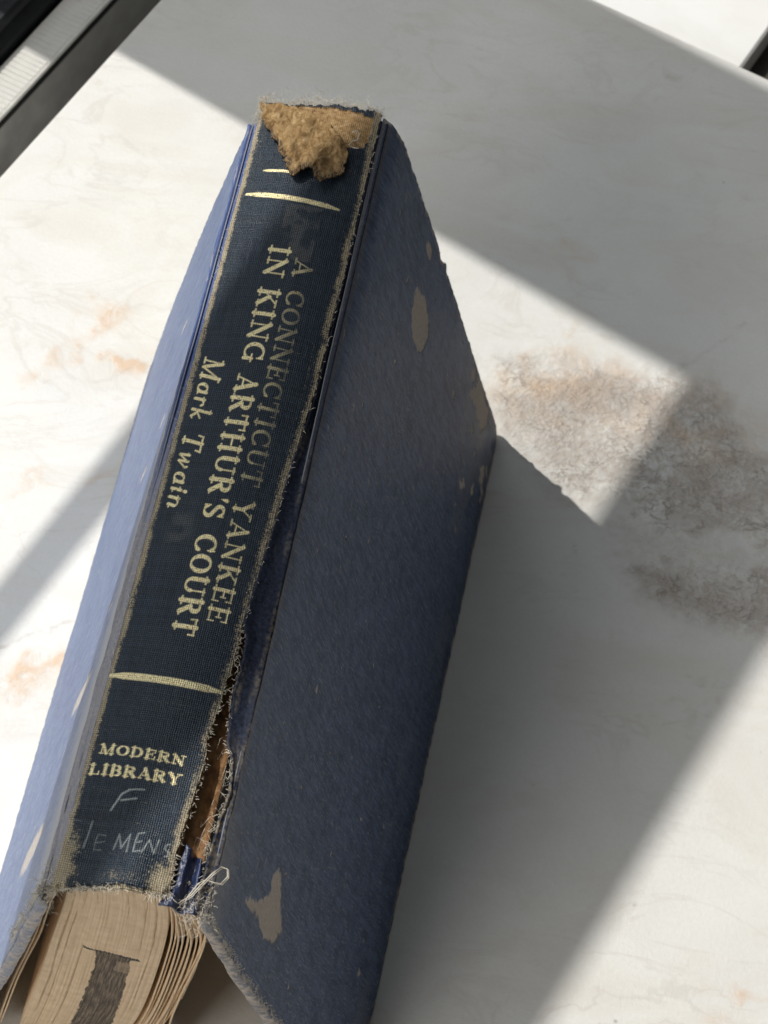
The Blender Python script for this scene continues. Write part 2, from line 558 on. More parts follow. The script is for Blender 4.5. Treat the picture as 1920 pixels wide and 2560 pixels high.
def nm_box(name, n0, n1, m0, m1, z0, z1, mat, parent=None, bev=.4):
    b = min(bev, (n1 - n0) * .3, (z1 - z0) * .3)
    v = []; f = []
    loops = [((n0, n1, m0, m1), z0), ((n0, n1, m0, m1), z1 - b), ((n0 + b, n1 - b, m0 + b, m1 - b), z1)]
    for (a, c, d, e), z in loops:
        v += [NM(a, d, z), NM(c, d, z), NM(c, e, z), NM(a, e, z)]
    for k in range(2):
        for i in range(4):
            j = (i + 1) % 4
            f.append((k * 4 + i, k * 4 + j, k * 4 + 4 + j, k * 4 + 4 + i))
    f.append((8, 9, 10, 11)); f.append((3, 2, 1, 0))
    return mesh(name, v, f, mat, parent, smooth=False)


M_FLOOR = plain("dark_floor", (.055, .048, .040), .7, .3, .3, 40)
M_LEDGE = Mat("white_stone_ledge")
_lc = M_LEDGE.ramp(M_LEDGE.noise(M_LEDGE.co(), 22, 5, .6, .8), [(.35, (.80, .795, .77)), (.6, (.86, .86, .85))])
M_LEDGE.set("Base Color", _lc); M_LEDGE.set("Roughness", .5)
M_LEDGE = M_LEDGE.m
o = nm_box("floor", -900, 1200, -900, 1200, -70, -50, M_FLOOR); tag(o, kind="structure")
o = nm_box("ledge", -170, -5.5, T_M1 + 1.2, 520, -49.9, -40, M_LEDGE, bev=.8); tag(o, kind="structure")

# window track: ribbed rail, black seal, body
M_RAIL = plain("pale_rail_plastic", (.62, .61, .58), .5, .4, .12, 200)
M_RAILB = plain("grey_rail_side", (.33, .325, .31), .6, .35, .16, 90, bump=.2)
M_GAP = plain("black_gap", (.010, .011, .011), .6, .3)  # black stands in for the shade in the gap under the rail
M_SASH = plain("black_sash", (.014, .016, .018), .5, .35, .3, 300)


def empty(name, loc):
    e = bpy.data.objects.new(name, None)
    e.empty_display_size = .02
    e.location = (loc[0] * S, loc[1] * S, loc[2] * S)
    COL.objects.link(e)
    return e


def shift(o, root):
    # children are modelled in world coordinates: undo the offset of the root
    o.matrix_parent_inverse = Matrix.Translation(-root.location)
    return o


tr = empty("window_track", NM(-187, 150, -49.9))
tag(tr, "pale ribbed window track with grey side and black sash rail", "window track")
shift(nm_box("side", -193, -181.2, -250, 520, -49.9, -27.2, M_RAILB, tr), tr)
shift(nm_box("gap_strip", -184, -180.2, -250, 520, -27.1, -25.2, M_GAP, tr, .6), tr)  # dark strip placed where the gap below the rail lip lies in shade
shift(nm_box("rail", -193, -180.6, -250, 520, -25.1, -24, M_RAIL, tr, .3), tr)
_rib = None
for k in range(150):
    m0 = 30 + k * 1.9
    if _rib is None:
        _rib = nm_box("rib", -192, -181.6, 0, 1.45, -23.95, -23.72, M_RAIL, tr, .1)
        rb = _rib
    else:
        rb = _rib.copy(); COL.objects.link(rb)
    shift(rb, tr)
    rb.location = Vector(NM(0, m0)) * S

sa = tr
shift(nm_box("sash_rail", -226, -194.5, -250, 520, -49.9, -17, M_SASH, sa, 4.0), sa)
shift(nm_box("bead", -201, -196.5, -250, 520, -16.9, -13.6, M_SASH, sa, 1.4), sa)

# the window itself stands outside the picture; its posts and bars cast the shadows on the tile
wf = empty("window_frame", NM(-300, 0, -49.9))
tag(wf, "grey window frame with posts and cross bars beyond the track", "window frame")
M_FRAME = plain("frame_paint", (.30, .30, .29), .5, .4)
W0 = -300.
shift(nm_box("post", W0 - 14, W0, 162, 256, -49.9, 1400, M_FRAME, wf), wf)
shift(nm_box("post", W0 - 14, W0, -760, -690, -49.9, 1400, M_FRAME, wf), wf)
shift(nm_box("post", W0 - 14, W0, 900, 970, -49.9, 1400, M_FRAME, wf), wf)
for a, b in ((-689.5, 161.5), (256.5, 899.5)):
    shift(nm_box("bottom_rail", W0 - 14, W0, a, b, -49.9, 55, M_FRAME, wf), wf)
    if a < 0: shift(nm_box("glazing_bar", W0 - 2, W0, a, b, 393, 409, M_FRAME, wf), wf)
    if a < 0: shift(nm_box("transom", W0 - 6, W0, a, b, 591, 668, M_FRAME, wf), wf)
    shift(nm_box("top_rail", W0 - 14, W0, a, b, 1300, 1400, M_FRAME, wf), wf)

# ------------------------------------------------------------------ the book
book = empty("book", (0, 0, 0))
tag(book, "worn blue hardback book standing tented, dark spine up with gold lettering", "book")


def zs(x): return 116.2 - np.asarray(x) ** 2 / 68.0


def relay(x, y):
    """points were measured on a rounder spine: carry them to this flatter one"""
    d = (118.0 - x * x / 34.0) - (116.2 - x * x / 68.0)
    return x - d * (65.0 - x) / 345.0, y + d * (y + 198.0) / 346.0


def interp(y, pts):
    p = sorted(pts)
    return np.interp(y, [a for a, _ in p], [b for _, b in p])


# ---- lettering: every glyph is a list of pen strokes in a box one cap height tall
TK, TN = .245, .095


def L(x0, y0, x1, y1, w0, w1=None): return [(x0, y0, x1, y1, w0, w1 if w1 else w0)]


def ARC(cx, cy, rx, ry, a0, a1, thin=TN, thick=TK, n=18, rot=0.0):
    r = []; P = []
    for i in range(n + 1):
        a = math.radians(a0 + (a1 - a0) * i / n)
        P.append((cx + rx * math.cos(a), cy + ry * math.sin(a), thin + (thick - thin) * abs(math.cos(a + rot)) ** 1.3))
    for p, q in zip(P[:-1], P[1:]): r.append((p[0], p[1], q[0], q[1], p[2], q[2]))
    return r


def SER(x0, x1, y): return L(x0, y, x1, y, TN)


def serif_glyph(c):
    t, T = TN, TK; h = t / 2
    if c == 'I': return .50, L(.25, 0, .25, 1, T) + SER(.06, .44, h) + SER(.06, .44, 1 - h)
    if c == 'N': return 1.0, L(.2, 0, .2, 1, t) + L(.17, .97, .80, .03, T) + L(.80, 0, .80, 1, t) + SER(.05, .36, h) + SER(.04, .26, 1 - h) + SER(.64, .96, 1 - h)
    if c == 'K': return .98, L(.22, 0, .22, 1, T) + SER(.04, .42, h) + SER(.04, .42, 1 - h) + L(.32, .42, .78, .96, t) + L(.46, .56, .80, .05, T) + SER(.60, .94, 1 - h) + SER(.64, .97, h)
    if c == 'G': return .98, ARC(.48, .5, .38, .47, 48, 318) + L(.80, .06, .80, .42, T * .9) + SER(.60, .95, .42) + L(.76, .70, .76, .98, t)
    if c == 'C': return .90, ARC(.48, .5, .38, .47, 42, 322) + L(.78, .68, .78, .98, t) + L(.80, .12, .82, .26, t)
    if c == 'O': return .98, ARC(.49, .5, .37, .46, 0, 360, n=28)
    if c == 'Q': return .98, ARC(.49, .5, .37, .46, 0, 360, n=28)
    if c == 'A': return .96, L(.15, .03, .47, .98, t) + L(.46, .98, .80, .03, T) + L(.27, .33, .68, .33, t) + SER(.02, .32, h) + SER(.62, .96, h)
    if c == 'R': return .95, L(.22, 0, .22, 1, T) + SER(.04, .42, h) + SER(.04, .34, 1 - h) + L(.22, 1 - h, .45, 1 - h, t) + ARC(.45, .74, .25, .22, 90, -90) + L(.25, .51, .46, .51, t) + L(.48, .5, .78, .06, T) + SER(.68, .93, h)
    if c == 'B': return .88, L(.22, 0, .22, 1, T) + SER(.04, .34, h) + SER(.04, .34, 1 - h) + L(.22, 1 - h, .45, 1 - h, t) + ARC(.45, .75, .23, .21, 90, -90) + L(.25, .53, .46, .53, t) + ARC(.46, .28, .27, .24, 90, -90) + L(.22, h, .46, h, t)
    if c == 'D': return .98, L(.22, 0, .22, 1, T) + SER(.04, .34, h) + SER(.04, .34, 1 - h) + L(.22, 1 - h, .42, 1 - h, t) + L(.22, h, .42, h, t) + ARC(.42, .5, .40, .46, 90, -90)
    if c == 'T': return .90, L(.45, 0, .45, 1, T) + SER(.26, .64, h) + L(.06, 1 - h, .84, 1 - h, t) + L(.08, .72, .08, 1, t) + L(.82, .72, .82, 1, t)
    if c == 'H': return 1.05, L(.22, 0, .22, 1, T) + L(.82, 0, .82, 1, T) + L(.22, .52, .82, .52, t) + SER(.04, .40, h) + SER(.04, .40, 1 - h) + SER(.64, 1.0, h) + SER(.64, 1.0, 1 - h)
    if c == 'U': return 1.0, L(.22, .32, .22, 1, T) + L(.80, .32, .80, 1, t) + ARC(.51, .33, .29, .29, 180, 360, thick=T * .8) + SER(.04, .40, 1 - h) + SER(.64, .96, 1 - h)
    if c == 'S': return .72, ARC(.36, .75, .23, .21, 30, 270, thick=T * .9) + ARC(.36, .27, .25, .23, 90, -150, thick=T * .9) + L(.24, .60, .50, .42, T * .8) + L(.60, .74, .60, .97, t) + L(.10, .03, .10, .28, t)
    if c == 'E': return .86, L(.22, 0, .22, 1, T) + SER(.04, .30, h) + SER(.04, .30, 1 - h) + L(.22, 1 - h, .74, 1 - h, t) + L(.22, .52, .56, .52, t) + L(.22, h, .76, h, t) + L(.73, .72, .73, 1, t) + L(.56, .40, .56, .64, t) + L(.76, 0, .76, .30, t)
    if c == 'Y': return .95, L(.13, .97, .46, .48, T) + L(.50, .46, .80, .97, t) + L(.48, 0, .48, .50, T) + SER(.30, .66, h) + SER(.0, .34, 1 - h) + SER(.64, .96, 1 - h)
    if c == 'M': return 1.18, L(.18, 0, .18, 1, t) + L(.19, .96, .56, .05, T) + L(.58, .05, .94, .96, t) + L(.95, 0, .95, 1, T) + SER(.03, .34, h) + SER(.03, .22, 1 - h) + SER(.78, 1.13, h) + SER(.92, 1.13, 1 - h)
    if c == 'L': return .84, L(.22, 0, .22, 1, T) + SER(.04, .40, 1 - h) + SER(.04, .25, h) + L(.22, h, .74, h, t) + L(.73, 0, .73, .32, t)
    if c == "'": return .30, L(.17, .98, .13, .72, T * .9, .03)
    return .5, []


def italic_glyph(c):
    t, T = .07, .14

    def sl(st): return [(a + .22 * b, b, c_ + .22 * d, d, w, v) for a, b, c_, d, w, v in st]
    if c == 'M': return 1.12, sl(L(.15, .02, .15, .98, t) + L(.16, .98, .46, .05, T) + L(.48, .05, .86, .98, t) + L(.86, .02, .86, .98, T) + L(.02, .03, .28, .03, t) + L(.02, .97, .18, .97, t) + L(.72, .03, 1.0, .03, t) + L(.84, .97, 1.0, .97, t))
    if c == 'T': return .84, sl(L(.40, .02, .40, .98, T) + L(.24, .03, .56, .03, t) + L(.06, .96, .76, .96, t) + L(.06, .74, .08, .97, t) + L(.74, .74, .76, .97, t))
    if c == 'a': return .56, sl(ARC(.24, .26, .18, .25, 20, 340, thin=.06, thick=.13) + L(.42, .50, .42, .08, .12) + L(.42, .08, .54, .05, .06))
    if c == 'r': return .46, sl(L(.14, .02, .14, .50, .12) + L(.02, .44, .14, .50, .05) + ARC(.30, .34, .16, .15, 170, 60, thin=.05, thick=.10) + L(.36, .46, .40, .40, .10))
    if c == 'k': return .58, sl(L(.12, .02, .12, .98, .12) + L(.0, .95, .12, .98, .05) + L(.14, .24, .44, .48, .06) + L(.22, .30, .42, .03, .11) + L(.42, .03, .52, .08, .05))
    if c == 'w': return .86, sl(L(.04, .44, .12, .50, .05) + L(.12, .50, .16, .04, .11) + L(.18, .03, .40, .46, .06) + L(.40, .50, .44, .04, .11) + L(.46, .03, .68, .40, .06) + L(.68, .40, .64, .50, .09))
    if c == 'i': return .34, sl(L(.14, .04, .14, .50, .12) + L(.02, .43, .14, .50, .05) + L(.14, .05, .28, .09, .05) + L(.14, .70, .15, .74, .13))
    if c == 'n': return .66, sl(L(.12, .02, .12, .50, .12) + L(.01, .43, .12, .50, .05) + ARC(.29, .30, .17, .19, 170, 20, thin=.05, thick=.11) + L(.46, .36, .44, .05, .12) + L(.44, .05, .58, .09, .05))
    return .4, []


def build_spine():
    st = .12
    xs = np.arange(-13.7, 13.5, st); ys = np.arange(-90.5, 97.5, st * 1.03)
    gx, gy = np.meshgrid(xs, ys, indexing='ij')
    nu, nv = gx.shape
    gold = np.zeros_like(gx); chalk = np.zeros_like(gx); wear = np.zeros_like(gx); ghost = np.zeros_like(gx)

    def stroke(A, x0, y0, x1, y1, w0, w1, val=1.0, soft=.10):
        pad = max(w0, w1) / 2 + .2
        i0 = max(0, int((min(x0, x1) - pad - xs[0]) / st)); i1 = min(nu, int((max(x0, x1) + pad - xs[0]) / st) + 2)
        sy = ys[1] - ys[0]
        j0 = max(0, int((min(y0, y1) - pad - ys[0]) / sy)); j1 = min(nv, int((max(y0, y1) + pad - ys[0]) / sy) + 2)
        if i1 <= i0 or j1 <= j0: return
        X = gx[i0:i1, j0:j1]; Y = gy[i0:i1, j0:j1]
        dx, dy = x1 - x0, y1 - y0
        t = np.clip(((X - x0) * dx + (Y - y0) * dy) / max(dx * dx + dy * dy, 1e-9), 0, 1)
        d = np.hypot(X - x0 - t * dx, Y - y0 - t * dy) - (w0 + (w1 - w0) * t) / 2
        A[i0:i1, j0:j1] = np.maximum(A[i0:i1, j0:j1], val * (1 - sstep(-soft, soft, d + .02)))

    def word(text, font, p0, p1, cap, val=1.0, sp=.07, weight=1.0):
        """p0 -> p1: the base line (mm on the spine); letters rise to the left-hand side of it"""
        gl = [font(c) for c in text]
        tot = sum(g[0] for g in gl) + sp * (len(gl) - 1)
        mid = (p0[0] + p1[0]) / 2 if abs(p0[0] - p1[0]) > 5 else p0[0] + cap / 2
        o0 = relay(mid, p0[1]); o1 = relay(mid, p1[1])
        p0 = (p0[0] + o0[0] - mid, o0[1]); p1 = (p1[0] + o1[0] - mid, o1[1])
        dx, dy = p1[0] - p0[0], p1[1] - p0[1]
        ln = math.hypot(dx, dy); ux, uy = dx / ln, dy / ln
        vx, vy = -uy, ux
        k = ln / tot
        at = 0.0
        for w, strokes in gl:
            for a, b, c, d, w0, w1 in strokes:
                q0 = (p0[0] + ux * (at + a) * k + vx * b * cap, p0[1] + uy * (at + a) * k + vy * b * cap)
                q1 = (p0[0] + ux * (at + c) * k + vx * d * cap, p0[1] + uy * (at + c) * k + vy * d * cap)
                stroke(gold, *q0, *q1, max(.17, w0 * cap * weight), max(.17, w1 * cap * weight), val)
            at += w + sp
    # second title line (bright), first title line (rubbed), author
    bx = -2.35
    for tx, a, b in (("IN", 51.8, 43.6), ("KING", 41.0, 22.5), ("ARTHUR'S", 19.6, -13.5), ("COURT", -17.1, -38.6)):
        word(tx, serif_glyph, (bx, a), (bx, b), 4.05)
    for tx, a, b, v in (("A", 49.6, 44.9, .72), ("CONNECTICUT", 41.6, -5.0, .50), ("YANKEE", -8.1, -34.8, .92)):
        word(tx, serif_glyph, (3.2, a), (3.3, b), 3.6, v, weight=.9)
    for tx, a, b in (("Mark", 23.9, 9.0), ("Twain", 6.2, -11.6)):
        word(tx, italic_glyph, (-10.2, a), (-10.0, b), 4.1, sp=.06, weight=1.45)
    word("MODERN", serif_glyph, (-10.3, -63.4), (5.7, -63.6), 1.85, weight=1.35)
    word("LIBRARY", serif_glyph, (-11.3, -67.5), (5.8, -67.3), 2.0, weight=1.35)
    # gold rules, thicker in the middle
    for (x0, y0, x1, y1, w, v) in ((-8.4, 72.3, -1.5, 72.3, .7, 1.0), (-10.8, 65.9, 9.1, 65.0, 1.25, 1.0), (-12.4, -47.1, 8.6, -47.3, 1.5, .95)):
        n = 16
        for i in range(n):
            a, b = i / n, (i + 1) / n
            wa = w * min(1, .35 + 1.6 * math.sin(math.pi * min(max(a, .02), .98))); wb = w * min(1, .35 + 1.6 * math.sin(math.pi * min(max(b, .02), .98)))
            stroke(gold, x0 + (x1 - x0) * a, y0 + (y1 - y0) * a, x0 + (x1 - x0) * b, y0 + (y1 - y0) * b, wa, wb, v * (1 if a < .75 else .8))
    # the first line is rubbed away towards the right of the spine
    rub = sstep(6.4, 3.6, gx) * .55 + .45
    up = sstep(-14, -4, gy) * sstep(2.6, 3.2, gx) * sstep(52, 50, gy)
    gold *= 1 - up * (1 - rub) * (.75 + .5 * fbm(gx / 2.5, gy / 3.5, 90))
    gold *= np.where((gx > 2.6) & (gy > -6) & (gy < 52), .55 + .8 * fbm(gx / 1.6, gy / 4, 91), 1.0)
    gold = np.clip(gold, 0, 1)
    # pencilled shelf mark and name
    for P, w, v in (([(-5.32, -73.8), (-4.68, -72.24), (-4.03, -70.67), (-2.9, -69.85)], .42, .95), ([(-3.06, -69.81), (-1.66, -69.52), (-.24, -69.41)], .36, .9), ([(-3.88, -71.87), (-2.48, -71.57), (-1.24, -71.25)], .42, .9),
                    ([(-10.44, -75.91), (-11.61, -75.67), (-12.43, -76.2), (-12.5, -78.0), (-11.9, -79.6), (-10.8, -80.2)], .26, .3), ([(-8.24, -75.98), (-8.47, -78.54), (-8.75, -80.93)], .34, .6),
                    ([(-5.16, -78.51), (-6.54, -78.37), (-6.79, -79.72), (-6.7, -81.21), (-5.35, -81.21)], .28, .38), ([(-6.6, -79.87), (-5.16, -79.65)], .28, .38),
                    ([(-3.03, -81.09), (-2.59, -78.21), (-1.66, -80.77), (-.6, -78.08), (-.52, -81.33)], .30, .7), ([(1.78, -77.32), (.74, -77.69), (.6, -79.5), (.57, -81.14), (1.75, -80.75)], .30, .7), ([(.6, -79.5), (1.61, -79.0)], .3, .65),
                    ([(2.08, -80.97), (2.88, -78.41), (4.09, -80.62), (4.46, -77.99)], .30, .62), ([(6.44, -78.14), (5.83, -78.49), (5.72, -79.26), (6.49, -79.61), (6.39, -80.39), (5.88, -80.55)], .32, .7)):
        P = [relay(a, b) for a, b in P]
        for a, b in zip(P[:-1], P[1:]): stroke(chalk, *a, *b, w, w, v)
    chalk *= .55 + .75 * fbm(gx / .5, gy / .5, 71)
    # outline of the cloth
    jit = (fbm(gy / 1.1, gx * 0, 5) - .5) * .8
    xl = -12.75 + jit * .5
    XR = [(97, 13.3), (60, 13.2), (20, 12.9), (4, 11.7), (-10, 10.9), (-24, 10.2), (-33, 9.65), (-42, 9.7), (-45, 9.1), (-53, 8.75), (-56, 8.2), (-61.5, 8.95), (-68, 8.45), (-75, 7.95), (-80, 7.6), (-84, 7.9), (-91, 8.4)]
    xr = interp(gy, XR) + jit * .6
    YT = [(-14.3, -89.2), (-8.5, -88.4), (-4.5, -87.8), (1.3, -87.1), (4.5, -87.2), (6.6, -87.2), (8.5, -86.4)]
    YH = [(-13.5, 92.0), (-12, 92.8), (-7, 91.8), (0, 92.6), (4.6, 93.4), (10.6, 94.2), (13.5, 94.8)]
    yt = interp(gx, YT) + (fbm(gx / .7, gx * 0, 6) - .5) * 1.1
    yh = interp(gx, YH) + (fbm(gx / .6, gx * 0, 9) - .5) * 1.6
    inside = (gx > xl) & (gx < xr) & (gy > yt) & (gy < yh)
    # wear along the edges
    dl = gx - xl; dr = xr - gx; dt = gy - yt; dh = yh - gy
    nz = fbm(gx / 1.2, gy / 2.5, 40); nb = fbm(gx / 3, gy / 9, 44)
    wear = np.maximum(wear, (1 - sstep(.3, 1.3 + 1.2 * nb, dl)) * (.35 + .85 * nz))
    wear = np.maximum(wear, (1 - sstep(.3, 1.5 + 2.0 * nb, dr)) * (.30 + .85 * nz) * interp(gy, [(97, .9), (30, .8), (0, .75), (-40, .7), (-55, .55), (-90, 1.0)]))
    wear = np.maximum(wear, (1 - sstep(.0, .45, dr)) * sstep(-30, -36, gy) * 1.1)
    wear = np.maximum(wear, (1 - sstep(.1, 1.2, dt)) * (.45 + .7 * nz))
    wear = np.maximum(wear, (1 - sstep(.2, 1.6, dh)) * (.5 + .6 * nz))
    wear = np.maximum(wear, .85 * sstep(-7.5, -12, gx + 3 * (nz - .5)) * sstep(-73, -84, gy + 5 * (nb - .5)))
    wear = np.maximum(wear, .95 * np.exp(-(((gx - 6.0) / 2.6) ** 2 + ((gy + 84.5) / 3.6) ** 2)) * (.5 + .8 * nz))
    wear = np.maximum(wear, .45 * np.exp(-(((gx + 1.0) / 6) ** 2 + ((gy + 85.2) / 1.6) ** 2)) * (.4 + .9 * nz))
    wear = np.maximum(wear, .30 * sstep(-7, -12, gx) * sstep(60, 80, gy) * (.4 + .9 * nz))
    wear = np.maximum(wear, .22 * sstep(.66, .74, fbm(gx / 9, gy / .3, 55, 2)) * sstep(40, 60, np.abs(gy)))
    wear = np.maximum(wear, .22 * sstep(.72, .78, fbm(gx / 14, gy / .28, 56, 2)))
    wear = np.maximum(wear, .30 * sstep(.62, .75, fbm(gx / .7, gy / 14, 57)) * sstep(7.5, 10, gx))
    wear = np.clip(wear, 0, 1)
    # ghost of a removed label and rubbed spots
    ghost = np.maximum(ghost, .55 * sstep(.42, .62, fbm(gx / 2.2, gy / 2.2, 61)) * ((gx > -1.5) & (gx < 6) & (gy > 50) & (gy < 64)))
    ghost = np.maximum(ghost, .42 * sstep(.35, .60, fbm(gx / 2.2, gy / 2.2, 62)) * np.exp(-(((gx + 6.3) / 2.4) ** 4 + ((gy + 15) / 5.5) ** 4)))
    # torn head: cloth gone, brown lining showing
    lp = [(-13.6, 92.5), (-8, 86.5), (0, 83.5), (5.3, 82.3), (8.3, 81.6), (10.2, 82.0), (11.6, 83.2), (12.0, 91.2), (5, 91.2), (-1.3, 90.7), (-7.8, 90.0), (-11.5, 91.4)]
    wx = gx + (fbm(gx / 1.1, gy / 1.1, 81) - .5) * 1.1; wy = gy + (fbm(gx / 1.1, gy / 1.1, 82) - .5) * 1.3
    lining = inpoly(wx, wy, lp).astype(float)
    de = pdist(wx, wy, lp)
    lining *= sstep(0, .15, de)
    gold *= 1 - lining
    z = zs(gx)
    z = z + .35 * (fbm(gx / 7, gy / 22, 21) - .5) + .12 * (fbm(gx / 2.2, gy / 3, 22) - .5)
    z = z - .45 * lining + lining * .35 * (fbm(gx / 1.3, gy / 1.1, 24) - .5)
    z = z + .16 * wear * (fbm(gx / .35, gy / .35, 26) - .5)
    # head and tail caps turn down, the tail left corner sags
    z = z - 1.6 * (1 - sstep(0, 2.2, dh)) ** 2 - .9 * (1 - sstep(0, 1.6, dt)) ** 2
    z = z + .7 * sstep(-70, -84, gy) * np.sin(gx * .42 + 1.2)
    z = z + .5 * sstep(-45, -70, gy) * sstep(3, 8.5, gx)
    q = inside[:-1, :-1] & inside[1:, :-1] & inside[1:, 1:] & inside[:-1, 1:]
    f = grid_faces(nu, nv, q)
    v = np.stack([gx.ravel(), gy.ravel(), z.ravel()], -1)
    mm = np.stack([gx.ravel(), gy.ravel(), np.zeros(gx.size)], -1)
    at = {"gold": gold.ravel(), "chalk": chalk.ravel(), "wear": wear.ravel(), "ghost": ghost.ravel(), "lining": lining.ravel(), "mm": mm}
    v, f, at = compact(v, f, at)
    o = mesh("spine", v, f, M_SPINE, book, at)
    o["label"] = "dark navy woven cloth spine with gold title lettering"
    md = o.modifiers.new("thick", 'SOLIDIFY'); md.thickness = .0005; md.offset = -1
    return XR, YT, YH


XR, YT, YH = build_spine()


# ---- brown lining under the spine, seen through the split
def build_lining():
    xs = np.arange(-12.4, 13.2, .4); ys = np.arange(-86.5, 88, .6)
    gx, gy = np.meshgrid(xs, ys, indexing='ij')
    z = zs(gx) - 2.6 - .05 * np.maximum(gx - 8, 0) ** 2 + .5 * (fbm(gx / .9, gy / 7, 101) - .5) - .9 * np.exp(-((gx - 10.6) / .5) ** 2)
    v = np.stack([gx.ravel(), gy.ravel(), z.ravel()], -1)
    mesh("spine_lining", v, grid_faces(*gx.shape), M_LINING, book)


build_lining()


# ---- cloth joints: the grooves between spine and boards
def build_joint(side):
    ys = np.arange(-88.0, (90.6 if side > 0 else 90.0), .45); ts = np.linspace(0, 1, 13)
    gy, gt = np.meshgrid(ys, ts, indexing='ij')
    if side > 0:
        inner = interp(gy, XR) - .25
        out = interp(gy, [(-33, 9.65), (-36, 10.7), (-42, 10.8), (-46, 10.5), (-56.6, 11.5), (-59.6, 13.0), (-65.3, 13.8), (-71.4, 13.1), (-77.5, 12.8), (-91, 12.8)])
        inner = np.where(gy < -33, np.maximum(inner, out), inner)
        inner = inner + (fbm(gy / .6, gy * 0, 113) - .5) * .5 * (gy < -33)
        o_x = 15.0
    else:
        inner = np.full_like(gy, 12.4); o_x = 14.7
    x = inner + (o_x - inner) * gt
    zi = zs(np.minimum(inner, 13.0)) - .35
    deep = interp(gy, [(95, 2.4), (40, 2.1), (14, 1.3), (4, .7), (-5, .35), (-30, .3), (-50, .35), (-91, .4)]) if side > 0 else interp(gy, [(95, 1.2), (30, 1.3), (0, .8), (-30, .45), (-91, .2)])
    z = zi * (1 - gt) + 112.4 * gt - deep * np.sin(np.pi * np.clip(gt * 1.05, 0, 1)) ** 1.2
    z += .5 * (fbm(gy / 16, gt * 3, 117 + side) - .5) + .14 * (fbm(gy / 4, gt * 5, 118 + side) - .5)
    # keep the groove inside the head and tail edges of the boards
    v = np.stack([side * x.ravel(), gy.ravel() + (1.2 if side > 0 else -4.) * (gy.ravel() > 0) * gy.ravel() / 92, z.ravel()], -1)
    fd = np.clip(sstep(30, -30, gy) * .95 + .25 * fbm(gy / 3, gt * 3, 119), 0, 1).ravel()
    if side > 0:
        wz_ = fbm(gy / 9, gt * 5, 121)
        fd = np.clip(sstep(30, 5, gy) * (.9 * sstep(.45, .65, wz_) * sstep(.5, .0, gt) + .8 * sstep(.42, .6, fbm(gy / 14, gt * 4, 122)) * sstep(.55, .95, gt)) + sstep(-52, -62, gy) * .5, 0, 1).ravel()
    at = {"fade": fd, "scuff": 0 * fd, "mm": np.stack([gy.ravel() * .6, gt.ravel() * 2.0, 0 * fd], -1)}
    o = mesh("joint", v, grid_faces(*gy.shape, flip=(side > 0)), M_JOINT if side > 0 else M_JOINTB, book, at)
    md = o.modifiers.new("thick", 'SOLIDIFY'); md.thickness = .0005; md.offset = 1 if side > 0 else 1
    return o


build_joint(1)
build_joint(-1)


